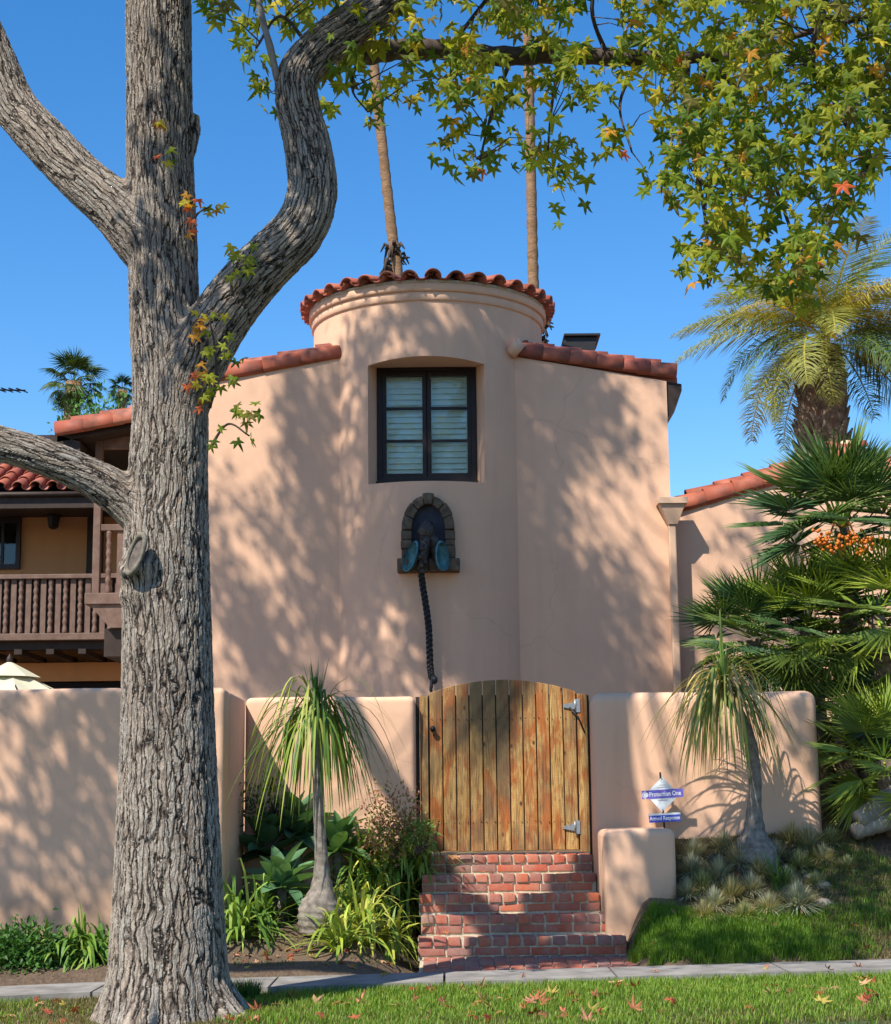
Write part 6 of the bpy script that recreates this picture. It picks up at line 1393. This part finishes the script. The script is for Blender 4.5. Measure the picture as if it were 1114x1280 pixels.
# ================================================================== GRASS
def blades(name, n, region, h, cols_f, keep=None, seed=0, w=0.0028):
    r_ = np.random.default_rng(seed); x = r_.uniform(region[0], region[1], n); y = r_.uniform(region[2], region[3], n)
    if keep is not None: mk = keep(x, y, r_); x, y = x[mk], y[mk]
    n = len(x); z = np.array([gh(a, b_) for a, b_ in zip(x, y)]); az = r_.uniform(0, 2 * PI, n); ln = r_.uniform(.1, .55, n); hh = h * r_.uniform(.5, 1.15, n)
    t, hm = cols_f(x, y, r_); hh *= hm
    d = np.stack([np.cos(az) * ln, np.sin(az) * ln, np.ones(n)], 1); s = np.stack([-np.sin(az), np.cos(az), np.zeros(n)], 1) * w; P0 = np.stack([x, y, z], 1)
    V = np.stack([P0 - s, P0 + s, P0 + d * hh[:, None] * .55 - s * .8, P0 + d * hh[:, None] * .55 + s * .8, P0 + d * hh[:, None] * np.array([1.35, 1.35, .95])], 1).reshape(-1, 3)
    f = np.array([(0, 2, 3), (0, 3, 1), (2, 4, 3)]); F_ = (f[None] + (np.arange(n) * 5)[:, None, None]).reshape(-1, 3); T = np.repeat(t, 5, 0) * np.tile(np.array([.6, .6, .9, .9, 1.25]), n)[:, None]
    o = link(name, np_mesh(name, V, F_, M['grass'], T)); tag(o, kind='stuff'); return o
def fbm(x, y, s=1.0): return (np.sin(x * 2.1 * s + 1.3 * np.sin(y * 1.7 * s)) + np.sin(y * 2.9 * s + 1.7 * np.sin(x * 1.3 * s + 2)) + .6 * np.sin(x * 5.3 * s + y * 4.1 * s)) / 2.6
def lawn_cols(x, y, r_):
    dry = np.clip(0.35 - np.abs(x + 1.7) * 0.0 + 1.1 * np.exp(-((x + 1.9) ** 2) / .9) + .35 * fbm(x, y, 2.0) - .30, 0, 1); dry = np.maximum(dry, np.clip((10.5 - y) * .5 + .35 * fbm(x, y, 3), 0, .75))
    isd = r_.random(len(x)) < dry; g = 1.75 * np.array([(0.070, 0.14, 0.012), (0.10, 0.175, 0.016), (0.15, 0.20, 0.03)])[r_.integers(0, 3, len(x))]; b_ = np.array([(0.25, 0.20, 0.09), (0.18, 0.13, 0.06), (0.14, 0.16, 0.04)])[r_.integers(0, 3, len(x))]
    return np.where(isd[:, None], b_, g) * r_.uniform(.8, 1.2, (len(x), 1)), np.where(isd, .55, 1.0)
yf = lambda x: walk_back(x) - 0.35 * np.clip((-x - 2.2) / 2, 0, 1) ** 1 - .60
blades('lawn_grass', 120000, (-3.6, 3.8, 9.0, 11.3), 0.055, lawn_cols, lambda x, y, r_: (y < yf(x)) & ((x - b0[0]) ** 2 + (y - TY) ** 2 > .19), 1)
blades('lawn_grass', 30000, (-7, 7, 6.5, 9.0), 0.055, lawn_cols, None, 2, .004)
def bank_cols(x, y, r_):
    dry = np.clip(.20 + .5 * fbm(x, y, 2.4) + (x - 2.5) * .75 + (y - 12.6) * .15, 0.05, .85); isd = r_.random(len(x)) < dry
    g = 1.7 * np.array([(0.075, 0.15, 0.012), (0.10, 0.18, 0.016), (0.06, 0.115, 0.012)])[r_.integers(0, 3, len(x))]; b_ = np.array([(0.26, 0.21, 0.10), (0.16, 0.13, 0.06), (0.12, 0.15, 0.04)])[r_.integers(0, 3, len(x))]
    return np.where(isd[:, None], b_, g) * r_.uniform(.8, 1.2, (len(x), 1)), np.where(isd, .6, 1.1)
def bank_keep(x, y, r_):
    front = (y < 12.75 - .10 * np.sin(x * 3)) & (y > walk_back(x) + .03 + .02 * np.sin(x * 9)); lawnb = front & (x > 1.33 + .06 * np.sin(y * 9)) & (x < 3.0) & (y < 12.62 - .12 * np.sin(x * 7)); right = (x > 2.75) & (y > walk_back(x) + .04) & (fbm(x, y, 2.2) > -.35) & (r_.random(len(x)) < .55) & (y < 13.95)
    return lawnb | right
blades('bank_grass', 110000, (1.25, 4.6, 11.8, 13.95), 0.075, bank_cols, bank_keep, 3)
blades('dry_grass', 40000, (1.75, 3.4, 12.4, 13.95), 0.05, lambda x, y, r_: (np.array([(0.26, 0.22, 0.13), (0.17, 0.15, 0.08), (0.13, 0.15, 0.07)])[r_.integers(0, 3, len(x))], np.ones(len(x))), None, 4)
blades('bed_weeds', 1200, (-1.5, -.5, 11.85, 12.6), 0.03, lambda x, y, r_: (np.array([(0.08, 0.15, 0.03), (0.20, 0.17, 0.08)])[r_.integers(0, 2, len(x))], np.ones(len(x))), lambda x, y, r_: fbm(x, y, 4) > .3, 5)
blades('trunk_tuft', 900, (-1.42, -1.2, 10.6, 10.95), 0.13, lambda x, y, r_: (np.array([(0.04, 0.11, 0.012), (0.06, 0.14, 0.02)])[r_.integers(0, 2, len(x))], np.ones(len(x))), None, 6)

# ================================================================== FALLEN LEAVES
FALL = [(0.40, 0.085, 0.05), (0.45, 0.16, 0.08), (0.30, 0.05, 0.03), (0.50, 0.30, 0.16), (0.34, 0.14, 0.06), (0.50, 0.22, 0.14), (0.22, 0.09, 0.045), (0.42, 0.33, 0.08)]
fl_me = [np_mesh('fallen_leaf_mesh', v, f, M['dryleaf'], np.ones((len(v), 3))) for v, f in (fat_star(-.5, 11), fat_star(.7, 12), fat_star(-.15, 13), fat_star(.45, 14))]
def fallen(n, reg, label, group, s0=.035, s1=.055, zf=None, keep=None, lift=.045, seed=0):
    r_ = np.random.default_rng(seed); k = 0
    while k < n:
        x, y = r_.uniform(reg[0], reg[1]), r_.uniform(reg[2], reg[3])
        if keep and not keep(x, y): continue
        z = (zf or gh)(x, y) + lift * r_.uniform(.4, 1.1); s = r_.uniform(s0, s1)
        mw = Matrix.Translation((x, y, z)) @ Euler((r_.normal(0, .35) + (r_.random() < .25) * r_.uniform(.6, 1.2), r_.normal(0, .35), r_.uniform(0, 6.28))).to_matrix().to_4x4() @ Matrix.Diagonal((s, s, s, 1))
        c = np.array(FALL[r_.integers(len(FALL))]) * r_.uniform(.8, 1.2); o = link('fallen_leaf', fl_me[r_.integers(4)], None, mw, color=tuple(c) + (1,)); tag(o, label, 'leaf', group); k += 1
fallen(125, (-1.2, 3.4, 9.3, 10.95), 'fallen autumn leaf lying on the front lawn', 'fallen leaves on the front lawn', .035, .068, seed=1, keep=lambda x, y: math.sin(x * 3.1) + math.sin(y * 7 + x * 2) > -.5)
fallen(34, (-3.2, -1.1, 9.4, 10.9), 'fallen brown or pink leaf in dry grass round the trunk base', 'fallen leaves round the trunk base', seed=2, keep=lambda x, y: (x - b0[0]) ** 2 + (y - TY) ** 2 > .25)
fallen(45, (-1.7, -.25, 11.85, 12.5), 'fallen leaf lying on the bare soil of the bed', 'fallen leaves on the soil bed', .03, .05, lift=.015, seed=3)
fallen(26, (1.35, 4.0, 11.9, 13.6), 'fallen leaf on the grass bank right of the steps', 'fallen leaves on the right bank', .03, .045, seed=4)
fallen(7, (-1.5, 3, 11.25, 11.75), 'fallen leaf lying on the concrete pavement', 'fallen leaves on the pavement', .03, .045, lift=.05, seed=5, zf=lambda x, y: gh(x, walk_back(x)))
for i in range(5):
    for j in range(2 if i else 3):
        x = rnd.uniform(-.15, 1.1); y = YB + TREAD * i + rnd.uniform(.06, .25); o = link('fallen_leaf', fl_me[j], None, Matrix.Translation((x, y, Z0 + RISE * (i + 1) + .012)) @ Euler((rnd.uniform(-.3, .3), rnd.uniform(-.3, .3), rnd.uniform(0, 6))).to_matrix().to_4x4() @ Matrix.Diagonal((.035,) * 3 + (1,)), color=FALL[rnd.randrange(8)] + (1,)); tag(o, 'fallen leaf lying on a brick step', 'leaf', 'fallen leaves on the brick steps')
